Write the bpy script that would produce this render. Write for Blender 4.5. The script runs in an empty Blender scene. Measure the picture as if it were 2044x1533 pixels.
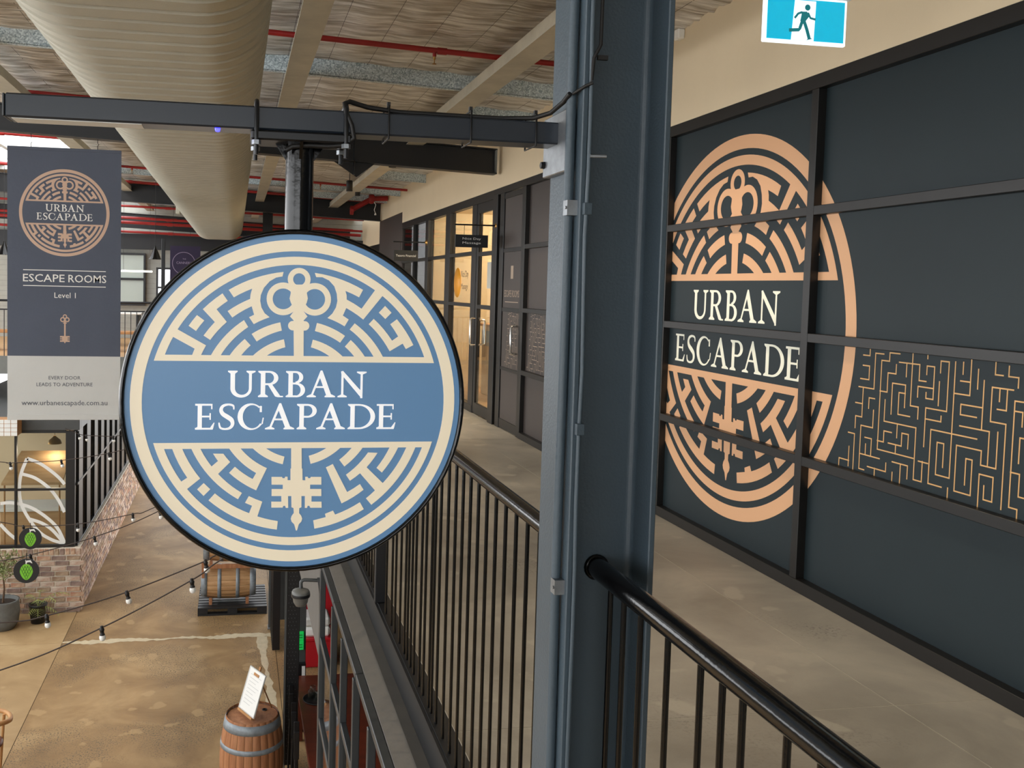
import bpy, bmesh, math, random
from mathutils import Vector, Matrix
from math import pi, sin, cos, radians, sqrt, atan2, hypot
random.seed(7)
S = bpy.context.scene
COL = S.collection

# ------------------------------------------------------------------ camera
def set_camera():
    f, cx, cy = 1855.0, 788.0, 677.0
    yaw, pit, rol = radians(9.781), radians(-3.252), radians(1.319)
    fw = Vector((sin(yaw)*cos(pit), cos(yaw)*cos(pit), sin(pit)))
    r = Vector((cos(yaw), -sin(yaw), 0)); u = r.cross(fw)
    r2 = cos(rol)*r + sin(rol)*u; u2 = -sin(rol)*r + cos(rol)*u
    cd = bpy.data.cameras.new('camera'); cam = bpy.data.objects.new('camera', cd); COL.objects.link(cam)
    m = Matrix((r2, u2, -fw)).transposed().to_4x4(); m.translation = Vector((0, 0, 1.55))
    cam.matrix_world = m
    cd.sensor_fit = 'HORIZONTAL'; cd.sensor_width = 36.0; cd.lens = 36.0*f/2044.0
    cd.shift_x = (1022.0-cx)/2044.0; cd.shift_y = (cy-766.5)/2044.0
    cd.clip_start = 0.05; cd.clip_end = 300
    S.camera = cam
set_camera()

# ------------------------------------------------------------------ world, lights, exposure
WORLD_STRENGTH = 2.6
w = bpy.data.worlds.new('world'); S.world = w; w.use_nodes = True
bg = w.node_tree.nodes['Background']
bg.inputs['Color'].default_value = (0.97, 0.985, 1.0, 1)      # bright overcast sky
bg.inputs['Strength'].default_value = WORLD_STRENGTH
S.view_settings.view_transform = 'Standard'
S.view_settings.look = 'None'
S.view_settings.gamma = 1.0
S.view_settings.use_curve_mapping = False
S.view_settings.exposure = 0.95

# ------------------------------------------------------------------ helpers
def lin(c):
    return tuple(((x/255.0)/12.92 if x/255.0 <= 0.04045 else ((x/255.0+0.055)/1.055)**2.4) for x in c)

def mat(name, rgb, rough=0.5, metal=0.0, var=0.0, vscale=6.0, bump=0.0, bscale=60.0, stretch=(1,1,1), rgb2=None, emit=0.0, spec=0.5, coat=0.0):
    m = bpy.data.materials.new(name); m.use_nodes = True
    nt = m.node_tree; b = nt.nodes['Principled BSDF']
    c = lin(rgb)
    b.inputs['Base Color'].default_value = (*c, 1)
    b.inputs['Roughness'].default_value = rough
    b.inputs['Metallic'].default_value = metal
    b.inputs['Specular IOR Level'].default_value = spec
    if coat: b.inputs['Coat Weight'].default_value = coat; b.inputs['Coat Roughness'].default_value = 0.08
    if emit:
        b.inputs['Emission Color'].default_value = (*c, 1); b.inputs['Emission Strength'].default_value = emit
    if var or bump or rgb2:
        tc = nt.nodes.new('ShaderNodeTexCoord'); mp = nt.nodes.new('ShaderNodeMapping')
        mp.inputs['Scale'].default_value = stretch
        nt.links.new(tc.outputs['Object'], mp.inputs['Vector'])
    if var or rgb2:
        n = nt.nodes.new('ShaderNodeTexNoise'); n.inputs['Scale'].default_value = vscale
        n.inputs['Detail'].default_value = 8; n.inputs['Roughness'].default_value = 0.62
        nt.links.new(mp.outputs['Vector'], n.inputs['Vector'])
        r = nt.nodes.new('ShaderNodeValToRGB')
        r.color_ramp.elements[0].position = 0.32; r.color_ramp.elements[1].position = 0.68
        c2 = lin(rgb2) if rgb2 else tuple(min(1, x*(1+var)) for x in c)
        c1 = c if rgb2 else tuple(x*(1-var) for x in c)
        r.color_ramp.elements[0].color = (*c1, 1); r.color_ramp.elements[1].color = (*c2, 1)
        nt.links.new(n.outputs['Fac'], r.inputs['Fac'])
        nt.links.new(r.outputs['Color'], b.inputs['Base Color'])
        if emit: nt.links.new(r.outputs['Color'], b.inputs['Emission Color'])
    if bump:
        n2 = nt.nodes.new('ShaderNodeTexNoise'); n2.inputs['Scale'].default_value = bscale; n2.inputs['Detail'].default_value = 4
        nt.links.new(mp.outputs['Vector'], n2.inputs['Vector'])
        bp = nt.nodes.new('ShaderNodeBump'); bp.inputs['Strength'].default_value = bump; bp.inputs['Distance'].default_value = 0.02
        nt.links.new(n2.outputs['Fac'], bp.inputs['Height']); nt.links.new(bp.outputs['Normal'], b.inputs['Normal'])
    return m

def glassmat(name, tint, alpha, rough=0.02):
    # a pane: mostly see-through with real reflection
    m = bpy.data.materials.new(name); m.use_nodes = True; nt = m.node_tree
    nt.nodes.clear()
    o = nt.nodes.new('ShaderNodeOutputMaterial'); mx = nt.nodes.new('ShaderNodeMixShader')
    t = nt.nodes.new('ShaderNodeBsdfTransparent'); t.inputs['Color'].default_value = (*tint, 1)
    g = nt.nodes.new('ShaderNodeBsdfGlossy'); g.inputs['Roughness'].default_value = rough
    fr = nt.nodes.new('ShaderNodeFresnel'); fr.inputs['IOR'].default_value = alpha
    ge = nt.nodes.new('ShaderNodeNewGeometry'); mr = nt.nodes.new('ShaderNodeMapRange')
    mr.inputs['To Min'].default_value = alpha; mr.inputs['To Max'].default_value = 1/alpha
    nt.links.new(ge.outputs['Backfacing'], mr.inputs['Value']); nt.links.new(mr.outputs['Result'], fr.inputs['IOR'])
    nt.links.new(fr.outputs['Fac'], mx.inputs['Fac']); nt.links.new(t.outputs['BSDF'], mx.inputs[1]); nt.links.new(g.outputs['BSDF'], mx.inputs[2])
    nt.links.new(mx.outputs['Shader'], o.inputs['Surface'])
    return m

class MB:
    def __init__(s): s.v = []; s.f = []; s.sm = []
    def add(s, vs, fs, smooth=False):
        k = len(s.v); s.v += [tuple(p) for p in vs]; s.f += [tuple(i+k for i in f) for f in fs]; s.sm += [smooth]*len(fs); return s
    def box(s, x0, x1, y0, y1, z0, z1):
        vs = [(x, y, z) for z in (z0, z1) for y in (y0, y1) for x in (x0, x1)]
        return s.add(vs, [(0,2,3,1), (4,5,7,6), (0,1,5,4), (2,6,7,3), (0,4,6,2), (1,3,7,5)])
    def bbox(s, x0, x1, y0, y1, z0, z1, b=0.004):
        # box with chamfered edges
        bm = bmesh.new(); bmesh.ops.create_cube(bm, size=1.0)
        for v in bm.verts: v.co = Vector((x0+(v.co.x+.5)*(x1-x0), y0+(v.co.y+.5)*(y1-y0), z0+(v.co.z+.5)*(z1-z0)))
        bmesh.ops.bevel(bm, geom=bm.edges[:], offset=b, segments=1, affect='EDGES')
        bm.verts.index_update(); s.add([v.co for v in bm.verts], [[v.index for v in f.verts] for f in bm.faces]); bm.free(); return s
    def prism(s, pts, ax, a0, a1):
        # pts 2D outline in the plane normal to ax, extruded a0..a1
        n = len(pts)
        def P(p, a): return {'x': (a, p[0], p[1]), 'y': (p[0], a, p[1]), 'z': (p[0], p[1], a)}[ax]
        vs = [P(p, a0) for p in pts]+[P(p, a1) for p in pts]
        fs = [tuple(range(n))[::-1], tuple(range(n, 2*n))]+[(i, (i+1) % n, n+(i+1) % n, n+i) for i in range(n)]
        return s.add(vs, fs)
    def tube(s, pts, r, n=10, caps=True, smooth=True):
        pts = [Vector(p) for p in pts]; rs = r if isinstance(r, (list, tuple)) else [r]*len(pts)
        vs = []; up = None
        for i, p in enumerate(pts):
            d = (pts[min(i+1, len(pts)-1)]-pts[max(i-1, 0)]).normalized()
            if up is None:
                up = Vector((0, 0, 1)) if abs(d.z) < .9 else Vector((1, 0, 0))
            a = d.cross(up).normalized(); b = a.cross(d).normalized(); up = b
            for k in range(n):
                t = 2*pi*k/n; vs.append(p+rs[i]*(cos(t)*a+sin(t)*b))
        fs = []
        for i in range(len(pts)-1):
            for k in range(n):
                k2 = (k+1) % n; fs.append((i*n+k, i*n+k2, (i+1)*n+k2, (i+1)*n+k))
        s.add(vs, fs, smooth)
        if caps:
            m = (len(pts)-1)*n
            s.add(vs[:n], [tuple(range(n))]); s.add(vs[m:m+n], [tuple(range(n))[::-1]])
        return s
    def lathe(s, prof, o=(0,0,0), n=24, ax='z', smooth=True, caps=True):
        vs = []
        for r, h in prof:
            for k in range(n):
                t = 2*pi*k/n; a, b = r*cos(t), r*sin(t)
                q = {'z': (a, b, h), 'x': (h, a, b), 'y': (b, h, a)}[ax]
                vs.append((o[0]+q[0], o[1]+q[1], o[2]+q[2]))
        fs = []
        for i in range(len(prof)-1):
            for k in range(n):
                k2 = (k+1) % n; fs.append((i*n+k, i*n+k2, (i+1)*n+k2, (i+1)*n+k))
        s.add(vs, fs, smooth); m = (len(prof)-1)*n
        if not caps: return s
        if prof[0][0] > 1e-5: s.add(vs[:n], [tuple(range(n))[::-1]])
        if prof[-1][0] > 1e-5: s.add(vs[m:m+n], [tuple(range(n))])
        return s
    def mesh(s, name, m):
        me = bpy.data.meshes.new(name); me.from_pydata(s.v, [], s.f); me.update()
        me.polygons.foreach_set('use_smooth', s.sm)
        if m: me.materials.append(m)
        return me
    def build(s, name, m, parent=None, loc=None):
        o = bpy.data.objects.new(name, s.mesh(name, m)); COL.objects.link(o)
        if loc is not None: o.location = loc
        if parent is not None: o.parent = parent
        return o

def empty(name, loc=(0,0,0), rz=0.0):
    o = bpy.data.objects.new(name, None); COL.objects.link(o); o.location = loc; o.rotation_euler.z = rz
    o.empty_display_size = .05; return o
def tag(o, label=None, cat=None, group=None, kind=None):
    if label: o['label'] = label
    if cat: o['category'] = cat
    if group: o['group'] = group
    if kind: o['kind'] = kind
    return o
def thing(name, label, cat, loc=(0,0,0), group=None, rz=0.0): return tag(empty(name, loc, rz), label, cat, group)
def struct(o, label=None):
    o['kind'] = 'structure'
    if label: o['label'] = label
    return o
def at(o, mesh, name, parent, loc):
    c = bpy.data.objects.new(name, mesh); COL.objects.link(c); c.parent = parent; c.location = loc; return c
def copy_tree(o, parent=None):
    c = o.copy(); COL.objects.link(c); c.parent = parent
    for ch in o.children: copy_tree(ch, c)
    return c

def text_mesh(txt, size, align='CENTER', bold=0.0, spacing=1.0):
    cu = bpy.data.curves.new('lettering', 'FONT'); cu.body = txt; cu.size = size; cu.align_x = align; cu.align_y = 'CENTER'
    cu.resolution_u = 2; cu.offset = bold; cu.space_character = spacing
    ob = bpy.data.objects.new('lettering', cu); COL.objects.link(ob)
    dg = bpy.context.evaluated_depsgraph_get(); dg.update()
    me = bpy.data.meshes.new_from_object(ob.evaluated_get(dg))
    bpy.data.objects.remove(ob); bpy.data.curves.remove(cu)
    return me
def text(txt, m, parent, loc, width=None, size=0.1, facing='-y', name='lettering', bold=0.0, spacing=1.0, height=None):
    # flat printed lettering, facing -Y or -X, centred on loc
    me = text_mesh(txt, size, bold=bold, spacing=spacing)
    xs = [v.co.x for v in me.vertices]; ys = [v.co.y for v in me.vertices]
    cx, cy = (min(xs)+max(xs))/2, (min(ys)+max(ys))/2
    k = (width/(max(xs)-min(xs))) if width else 1.0
    ky = (height/(max(ys)-min(ys))) if height else k
    for v in me.vertices:
        a, b = (v.co.x-cx)*k, (v.co.y-cy)*ky
        v.co = Vector((a, 0, b)) if facing == '-y' else Vector((0, -a, b))
    me.materials.clear(); me.materials.append(m)
    o = bpy.data.objects.new(name, me); COL.objects.link(o); o.parent = parent; o.location = loc
    return o
# ------------------------------------------------------------------ emblem and maze outlines (unit circle / metres on the wall)
POLYS = [[(-0.746,0.454),(-0.722,0.44),(-0.554,0.346),(-0.585,0.283),(-0.638,0.282),(-0.622,0.325),(-0.752,0.396),(-0.777,0.409)],[(-0.61,0.529),(-0.566,0.497),(-0.615,0.432),(-0.659,0.463)],[(-0.46,0.663),
(-0.428,0.618),(-0.494,0.566),(-0.432,0.49),(-0.53,0.379),(-0.57,0.405),(-0.504,0.488),(-0.576,0.565)],[(-0.423,0.685),(-0.094,0.802),(-0.1,0.774),(-0.139,0.766),(-0.178,0.742),(-0.212,0.702),
(-0.23,0.657),(-0.233,0.622),(-0.225,0.582),(-0.205,0.547),(-0.174,0.523),(-0.27,0.479),(-0.299,0.521),(-0.269,0.537),(-0.284,0.588),(-0.4,0.517),(-0.428,0.556),(-0.294,0.633),(-0.292,0.66),
(-0.283,0.695),(-0.392,0.64)],[(-0.329,0.503),(-0.303,0.461),(-0.469,0.282),(-0.527,0.282)],[(-0.323,0.388),(-0.287,0.349),(-0.346,0.283),(-0.415,0.283)],[(-0.109,0.493),(-0.099,0.442),
(-0.251,0.373),(-0.282,0.419)],[(-0.085,0.389),(-0.076,0.34),(-0.193,0.283),(-0.275,0.284)],[(0.097,0.801),(0.399,0.703),(0.375,0.656),(0.289,0.694),(0.297,0.668),(0.298,0.641),(0.392,0.586),
(0.475,0.704),(0.502,0.728),(0.55,0.693),(0.524,0.67),(0.404,0.518),(0.296,0.588),(0.276,0.541),(0.313,0.517),(0.288,0.474),(0.18,0.524),(0.21,0.552),(0.232,0.591),(0.24,0.631),(0.235,0.676),
(0.219,0.721),(0.186,0.756),(0.145,0.775),(0.106,0.775)],[(0.54,0.606),(0.582,0.564),(0.543,0.524),(0.501,0.563)],[(0.47,0.524),(0.589,0.389),(0.627,0.416),(0.575,0.492),(0.617,0.524),
(0.726,0.363),(0.678,0.337),(0.657,0.371),(0.575,0.322),(0.439,0.49)],[(0.351,0.494),(0.533,0.287),(0.474,0.286),(0.32,0.455)],[(0.328,0.39),(0.42,0.285),(0.353,0.285),(0.292,0.348)],[(0.116,0.493),
(0.292,0.415),(0.262,0.372),(0.104,0.442)],[(0.092,0.389),(0.282,0.284),(0.199,0.285),(0.081,0.341)],[(-0.75,-0.284),(-0.658,-0.464),(-0.691,-0.486),(-0.71,-0.5),(-0.677,-0.545),(-0.657,-0.533),
(-0.58,-0.47),(-0.69,-0.285)],[(-0.559,-0.498),(-0.519,-0.537),(-0.559,-0.578),(-0.598,-0.537)],[(-0.636,-0.285),(-0.351,-0.602),(-0.327,-0.563),(-0.473,-0.443),(-0.401,-0.37),(-0.443,-0.318),
(-0.505,-0.317),(-0.475,-0.363),(-0.513,-0.396),(-0.582,-0.285)],[(-0.41,-0.284),(-0.243,-0.44),(-0.263,-0.477),(-0.372,-0.399),(-0.407,-0.437),(-0.241,-0.548),(-0.177,-0.41),(-0.341,-0.284)],[(-0.267,-0.285),
(-0.08,-0.387),(-0.07,-0.339),(-0.185,-0.286)],[(-0.491,-0.563),(-0.282,-0.69),(-0.265,-0.644),(-0.308,-0.625),(-0.285,-0.583),(-0.202,-0.619),(-0.231,-0.711),(-0.105,-0.743),(-0.11,-0.797),
(-0.529,-0.606)],[(0.08,-0.335),(0.194,-0.283),(0.28,-0.283),(0.092,-0.386)],[(0.271,-0.362),(0.35,-0.284),(0.419,-0.284),(0.304,-0.405)],[(0.231,-0.388),(0.325,-0.567),(0.405,-0.517),
(0.429,-0.554),(0.291,-0.639),(0.188,-0.409)],[(0.315,-0.457),(0.452,-0.317),(0.513,-0.32),(0.445,-0.411),(0.55,-0.513),(0.696,-0.286),(0.755,-0.286),(0.48,-0.651),(0.445,-0.609),(0.501,-0.559),
(0.404,-0.449),(0.341,-0.496)],[(0.589,-0.285),(0.644,-0.286),(0.543,-0.446),(0.508,-0.416)],[(0.115,-0.743),(0.193,-0.724),(0.188,-0.703),(0.238,-0.683),(0.252,-0.709),(0.407,-0.633),
(0.433,-0.678),(0.123,-0.796)]]
SHAFT = [(0.047,0.728),(0.051,0.673),(0.057,0.643),(0.051,0.617),(0.028,0.569),(0.057,0.532),(0.034,0.507),(0.035,0.446),(0.037,0.282),(-0.023,0.281),(-0.027,0.445),(-0.028,0.506),(-0.051,0.53),
(-0.024,0.568),(-0.047,0.615),(-0.055,0.64),(-0.049,0.67),(-0.048,0.725)]
LOWKEY = [(0.035,-0.279),(0.038,-0.415),(0.042,-0.415),(0.044,-0.488),(0.061,-0.489),(0.06,-0.467),(0.076,-0.467),(0.079,-0.476),(0.092,-0.476),(0.095,-0.468),(0.161,-0.469),(0.162,-0.518),(0.092,-0.517),
(0.092,-0.544),(0.162,-0.545),(0.163,-0.59),(0.102,-0.589),(0.102,-0.624),(0.165,-0.625),(0.166,-0.664),(0.095,-0.663),(0.09,-0.651),(0.079,-0.65),(0.075,-0.663),(0.061,-0.663),(0.06,-0.588),
(0.039,-0.588),(0.04,-0.659),(0.027,-0.664),(0.026,-0.695),(0.04,-0.713),(0.046,-0.731),(0.041,-0.749),(0.025,-0.767),(0.015,-0.805),(0.008,-0.805),(-0.003,-0.766),(-0.02,-0.748),(-0.025,-0.73),
(-0.02,-0.712),(-0.007,-0.694),(-0.009,-0.663),(-0.022,-0.658),(-0.024,-0.587),(-0.044,-0.587),(-0.042,-0.661),(-0.057,-0.661),(-0.061,-0.648),(-0.072,-0.648),(-0.077,-0.659),(-0.146,-0.658),
(-0.147,-0.62),(-0.085,-0.621),(-0.086,-0.586),(-0.146,-0.585),(-0.146,-0.541),(-0.078,-0.542),(-0.078,-0.515),(-0.147,-0.514),(-0.148,-0.465),(-0.083,-0.466),(-0.08,-0.474),(-0.067,-0.474),
(-0.064,-0.465),(-0.049,-0.465),(-0.048,-0.487),(-0.031,-0.487),(-0.032,-0.414),(-0.028,-0.414),(-0.03,-0.279)]
MAZE = [[(3.944,1.305),(3.944,1.274),(3.99,1.274)],[(3.849,1.289),(3.905,1.289),(3.905,1.12),(4.012,1.12)],[(3.989,1.225),(3.943,1.225),(3.943,1.16),(4.003,1.16)],[(3.98,1.116),(3.98,0.977),
(4.025,0.977),(4.025,0.919)],[(4.03,1.041),(3.981,1.041)],[(3.896,1.075),(3.935,1.075),(3.935,1.025)],[(3.9,1.02),(3.9,0.937),(3.983,0.937),(3.983,0.728),(3.946,0.728)],[(3.744,1.298),
(3.809,1.298),(3.809,1.259),(3.861,1.259),(3.861,0.843),(3.627,0.843)],[(3.863,1.116),(3.815,1.116),(3.815,1.205),(3.763,1.205),(3.763,1.247)],[(3.745,1.26),(3.617,1.26),(3.617,1.19),
(3.575,1.19)],[(3.697,1.258),(3.697,1.199)],[(3.662,1.311),(3.662,1.073),(3.613,1.073),(3.613,1.021)],[(3.782,1.019),(3.782,1.161),(3.698,1.161),(3.698,1.06)],[(3.697,1.123),(3.737,1.123),
(3.737,1.024),(3.662,1.024)],[(3.825,1.079),(3.825,0.98),(3.62,0.98),(3.62,0.75),(3.571,0.75),(3.571,0.839)],[(3.737,0.98),(3.737,0.917)],[(3.772,0.935),(3.822,0.935),(3.822,0.883),
(3.864,0.883)],[(3.79,0.884),(3.705,0.884),(3.705,0.943),(3.664,0.943),(3.664,0.879)],[(3.741,0.883),(3.741,0.846)],[(4.072,0.889),(4.026,0.889),(4.026,0.698)],[(4.062,0.821),(4.062,0.725)],[(4.059,0.752),
(4.133,0.752),(4.133,0.705)],[(3.951,0.884),(3.904,0.884),(3.904,0.806)],[(3.943,0.853),(3.943,0.806)],[(3.982,0.801),(3.843,0.801)],[(3.923,0.749),(3.798,0.749),(3.798,0.789)],[(3.873,0.75),
(3.873,0.7)],[(3.758,0.803),(3.659,0.803),(3.659,0.745)],[(3.704,0.803),(3.704,0.7)],[(3.754,0.755),(3.754,0.701)],[(3.595,0.837),(3.539,0.837)],[(3.572,1.31),(3.572,1.29)],[(3.573,1.221),
(3.573,1.258),(3.529,1.258),(3.529,1.117),(3.571,1.117),(3.571,1.142)],[(3.621,1.117),(3.621,1.164),(3.53,1.164)],[(3.494,1.236),(3.494,1.286),(3.448,1.286),(3.448,1.076),(3.568,1.076),
(3.568,0.906)],[(3.497,1.197),(3.497,1.095)],[(3.566,1.028),(3.477,1.028),(3.477,1.052)],[(3.413,1.289),(3.413,0.799),(3.491,0.799),(3.491,0.938),(3.453,0.938),(3.453,0.837)],[(3.279,0.987),
(3.531,0.987),(3.531,0.752),(3.454,0.752)],[(3.37,1.291),(3.37,1.242)],[(3.328,1.308),(3.328,1.158),(3.412,1.158)],[(3.381,1.213),(3.329,1.213)],[(3.29,1.269),(3.29,1.19)],[(3.258,1.227),
(3.258,1.032)],[(3.26,1.117),(3.372,1.117),(3.372,1.074),(3.287,1.074)],[(3.372,1.027),(3.218,1.027),(3.218,0.892)],[(3.176,1.031),(3.176,0.886),(3.252,0.886),(3.252,0.944),(3.383,0.944),
(3.383,0.752),(3.296,0.752),(3.296,0.898),(3.329,0.898),(3.329,0.789)],[(3.418,0.756),(3.418,0.703)],[(3.256,0.703),(3.256,0.849),(3.186,0.849),(3.186,0.751),(3.229,0.751),(3.229,0.807)],[(3.205,1.31),
(3.205,1.256),(3.167,1.256)],[(3.14,1.295),(3.14,1.255),(3.093,1.255),(3.093,1.216)],[(3.114,1.205),(3.216,1.205),(3.216,1.068),(3.14,1.068),(3.14,0.733)],[(3.178,1.203),(3.178,1.153)],[(3.142,1.204),
(3.142,1.121),(3.186,1.121)],[(3.064,1.164),(3.104,1.164),(3.104,0.75),(3.065,0.75),(3.065,0.704)],[(3.103,1.125),(3.065,1.125),(3.065,1.07)],[(3.054,1.026),(3.071,1.026),(3.071,0.928)],[(3.105,0.887),
(3.063,0.887),(3.063,0.8),(3.037,0.8)]]

def arcify(pl):
    # edges that run along a circle about the centre become arcs
    out = []
    for i, p in enumerate(pl):
        q = pl[(i+1) % len(pl)]; out.append(p)
        r1, r2 = hypot(*p), hypot(*q); a1, a2 = atan2(p[1], p[0]), atan2(q[1], q[0])
        if abs(r1-r2) < .026 and abs(a1-a2) > radians(5) and abs(p[1]-q[1]) > .02:
            n = max(2, int(abs(a1-a2)/radians(3)))
            for k in range(1, n):
                t = k/n; r = r1+(r2-r1)*t; a = a1+(a2-a1)*t; out.append((r*cos(a), r*sin(a)))
    return out
def ring(r0, r1, a0=0, a1=2*pi, n=96, c=(0, 0)):
    qs = []
    for k in range(n):
        t0, t1 = a0+(a1-a0)*k/n, a0+(a1-a0)*(k+1)/n
        qs.append([(c[0]+r*cos(t), c[1]+r*sin(t)) for r, t in ((r0, t0), (r1, t0), (r1, t1), (r0, t1))])
    return qs
def emblem_polys():
    P = ring(.930, 1.0, n=128)
    for sgn in (1, -1):
        a_o, a_i = math.asin(.25/.897), math.asin(.25/.847)
        outer = [(.897*cos(a_o+(pi-2*a_o)*k/64), .897*sin(a_o+(pi-2*a_o)*k/64)*sgn) for k in range(65)]
        inner = [(.847*cos(a_i+(pi-2*a_i)*k/64), .847*sin(a_i+(pi-2*a_i)*k/64)*sgn) for k in range(65)]
        for k in range(64): P.append([outer[k], outer[k+1], inner[k+1], inner[k]])
        w = sqrt(.897**2-.25**2); w2 = sqrt(.897**2-.287**2)
        P.append([(-w, .25*sgn), (w, .25*sgn), (w2, .287*sgn), (-w2, .287*sgn)])
    for pl in POLYS: P.append(arcify(pl))
    P += [SHAFT]
    P += ring(.037, .070, n=32, c=(.002, .759)) + ring(.0635, .1005, n=40, c=(.100, .638)) + ring(.0635, .1005, n=40, c=(-.094, .637))
    for cx in (.040, -.032): P.append([(cx+.0295*cos(2*pi*k/20), .4735+.0295*sin(2*pi*k/20)) for k in range(20)])
    P.append(LOWKEY)
    return P
def small_key_polys():
    P = ring(.09, .16, n=20, c=(0, .84)) + ring(.10, .18, n=20, c=(.17, .62)) + ring(.10, .18, n=20, c=(-.17, .62))
    P.append([(-.06, .7), (.06, .7), (.06, -1.0), (0, -1.08), (-.06, -1.0)])
    P.append([(-.13, .42), (.13, .42), (.13, .34), (-.13, .34)])
    for s in (1, -1):
        for a, b in ((-.55, -.66), (-.72, -.80), (-.86, -.97)): P.append([(0, a), (.36*s, a), (.36*s, b), (0, b)])
        P.append([(.0, -.55), (.2*s, -.55), (.2*s, -.97), (0, -.97)])
    return P

# serif capitals, cap height 1
def ering(c1, r1, c2, r2, a0, a1, n=18):
    qs = []
    for k in range(n):
        t0, t1 = radians(a0+(a1-a0)*k/n), radians(a0+(a1-a0)*(k+1)/n)
        qs.append([(c1[0]+r1[0]*cos(t0), c1[1]+r1[1]*sin(t0)), (c1[0]+r1[0]*cos(t1), c1[1]+r1[1]*sin(t1)),
                   (c2[0]+r2[0]*cos(t1), c2[1]+r2[1]*sin(t1)), (c2[0]+r2[0]*cos(t0), c2[1]+r2[1]*sin(t0))])
    return qs
def R4(x0, x1, y0, y1): return [(x0, y0), (x1, y0), (x1, y1), (x0, y1)]
def serif(x0, x1, s0, s1, y, d):
    # bracketed serif on a stem s0..s1
    return [(x0, y), (x1, y), (x1, y+.045*d), (s1, y+.11*d), (s0, y+.11*d), (x0, y+.045*d)]
def ribbon(pts, ws):
    L = []; Rr = []
    for i, p in enumerate(pts):
        a = pts[max(i-1, 0)]; b = pts[min(i+1, len(pts)-1)]; dx, dy = b[0]-a[0], b[1]-a[1]; l = hypot(dx, dy)
        L.append((p[0]-dy/l*ws[i]/2, p[1]+dx/l*ws[i]/2)); Rr.append((p[0]+dy/l*ws[i]/2, p[1]-dx/l*ws[i]/2))
    return [[L[i], L[i+1], Rr[i+1], Rr[i]] for i in range(len(pts)-1)]
def smoothpts(P, W, n=5):
    out = []; ow = []
    for i in range(len(P)-1):
        p0, p1, p2, p3 = P[max(i-1, 0)], P[i], P[i+1], P[min(i+2, len(P)-1)]
        for k in range(n):
            t = k/n
            out.append(tuple(.5*(2*p1[j]+(p2[j]-p0[j])*t+(2*p0[j]-5*p1[j]+4*p2[j]-p3[j])*t*t+(3*p1[j]-p0[j]-3*p2[j]+p3[j])*t**3) for j in (0, 1)))
            ow.append(W[i]+(W[i+1]-W[i])*t)
    return out+[P[-1]], ow+[W[-1]]
def glyph(ch):
    if ch == 'U':
        return 1.07, [R4(.10, .275, .3, 1), R4(.82, .93, .3, 1), serif(0, .37, .10, .275, 1, -1), serif(.72, 1.07, .82, .93, 1, -1)] + ering((.515, .33), (.415, .35), (.548, .33), (.272, .245), 180, 360)
    if ch in 'RP':
        g = [R4(.10, .275, 0, 1), serif(0, .38, .10, .275, 0, 1), serif(0, .275, .10, .275, 1, -1), R4(.2, .42, .93, 1), R4(.25, .42, .46, .53)] + ering((.42, .73), (.36, .27), (.42, .73), (.19, .20), -90, 90)
        if ch == 'R': return .98, g+[[(.36, .5), (.53, .5), (.86, .05), (.97, .05), (.97, 0), (.76, 0), (.66, .03)]]
        return .77, g
    if ch == 'B':
        return .76, [R4(.10, .275, 0, 1), serif(0, .275, .10, .275, 0, 1), serif(0, .275, .10, .275, 1, -1), R4(.2, .38, .93, 1), R4(.2, .4, .49, .56), R4(.2, .4, 0, .07)] + ering((.38, .765), (.30, .235), (.38, .765), (.14, .165), -90, 90) + ering((.40, .275), (.36, .28), (.40, .275), (.185, .21), -90, 90)
    if ch == 'A':
        return 1.11, [[(.14, .03), (.22, .03), (.56, .86), (.60, 1.03), (.53, 1.03)], [(.53, 1.03), (.60, 1.03), (.98, .03), (.78, .03), (.47, .85)], R4(.29, .80, .36, .425), serif(0, .36, .15, .22, 0, 1), serif(.70, 1.11, .79, .97, 0, 1)]
    if ch == 'N':
        return 1.12, [R4(.14, .225, 0, .98), [(.12, 1.0), (.20, 1.02), (.97, .18), (.97, -.03), (.93, -.03), (.14, .88)], R4(.885, .97, -.03, 1), serif(0, .36, .14, .225, 0, 1), serif(.74, 1.12, .885, .97, 1, -1)]
    if ch == 'E':
        return .77, [R4(.10, .27, 0, 1), R4(.0, .68, .93, 1), R4(.63, .68, .79, 1), R4(.2, .6, .475, .54), R4(.565, .62, .38, .64), R4(0, .68, 0, .07), [(.58, .05), (.70, 0), (.77, .27), (.735, .27)], serif(0, .27, .1, .27, 0, 1)]
    if ch == 'S':
        P = [(.605, .78), (.575, .93), (.38, .975), (.18, .91), (.11, .76), (.18, .61), (.36, .49), (.52, .37), (.56, .21), (.47, .07), (.28, .02), (.09, .07), (.035, .27)]
        W = [.05, .08, .075, .11, .14, .16, .175, .165, .14, .10, .07, .08, .05]
        p, w = smoothpts(P, W); return .65, ribbon(p, w)
    if ch == 'C':
        return 1.03, ering((.52, .5), (.52, .52), (.575, .5), (.375, .455), 48, 325, 30) + [R4(.86, .945, .68, .92), [(.93, .19), (.99, .22), (1.03, .46), (.98, .46)]]
    if ch == 'D':
        return 1.07, [R4(.10, .27, 0, 1), serif(0, .27, .10, .27, 0, 1), serif(0, .27, .10, .27, 1, -1), R4(.2, .42, .935, 1), R4(.2, .42, 0, .065)] + ering((.42, .5), (.65, .5), (.42, .5), (.47, .435), -90, 90, 26)
TXT = [('URBAN', .031, .162, [(-.421, -.255), (-.238, -.084), (-.069, .05), (.06, .237), (.252, .433)]),
       ('ESCAPADE', -.169, .158, [(-.615, -.498), (-.477, -.376), (-.36, -.2), (-.193, -.013), (.002, .123), (.123, .302), (.319, .492), (.501, .623)])]
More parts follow.
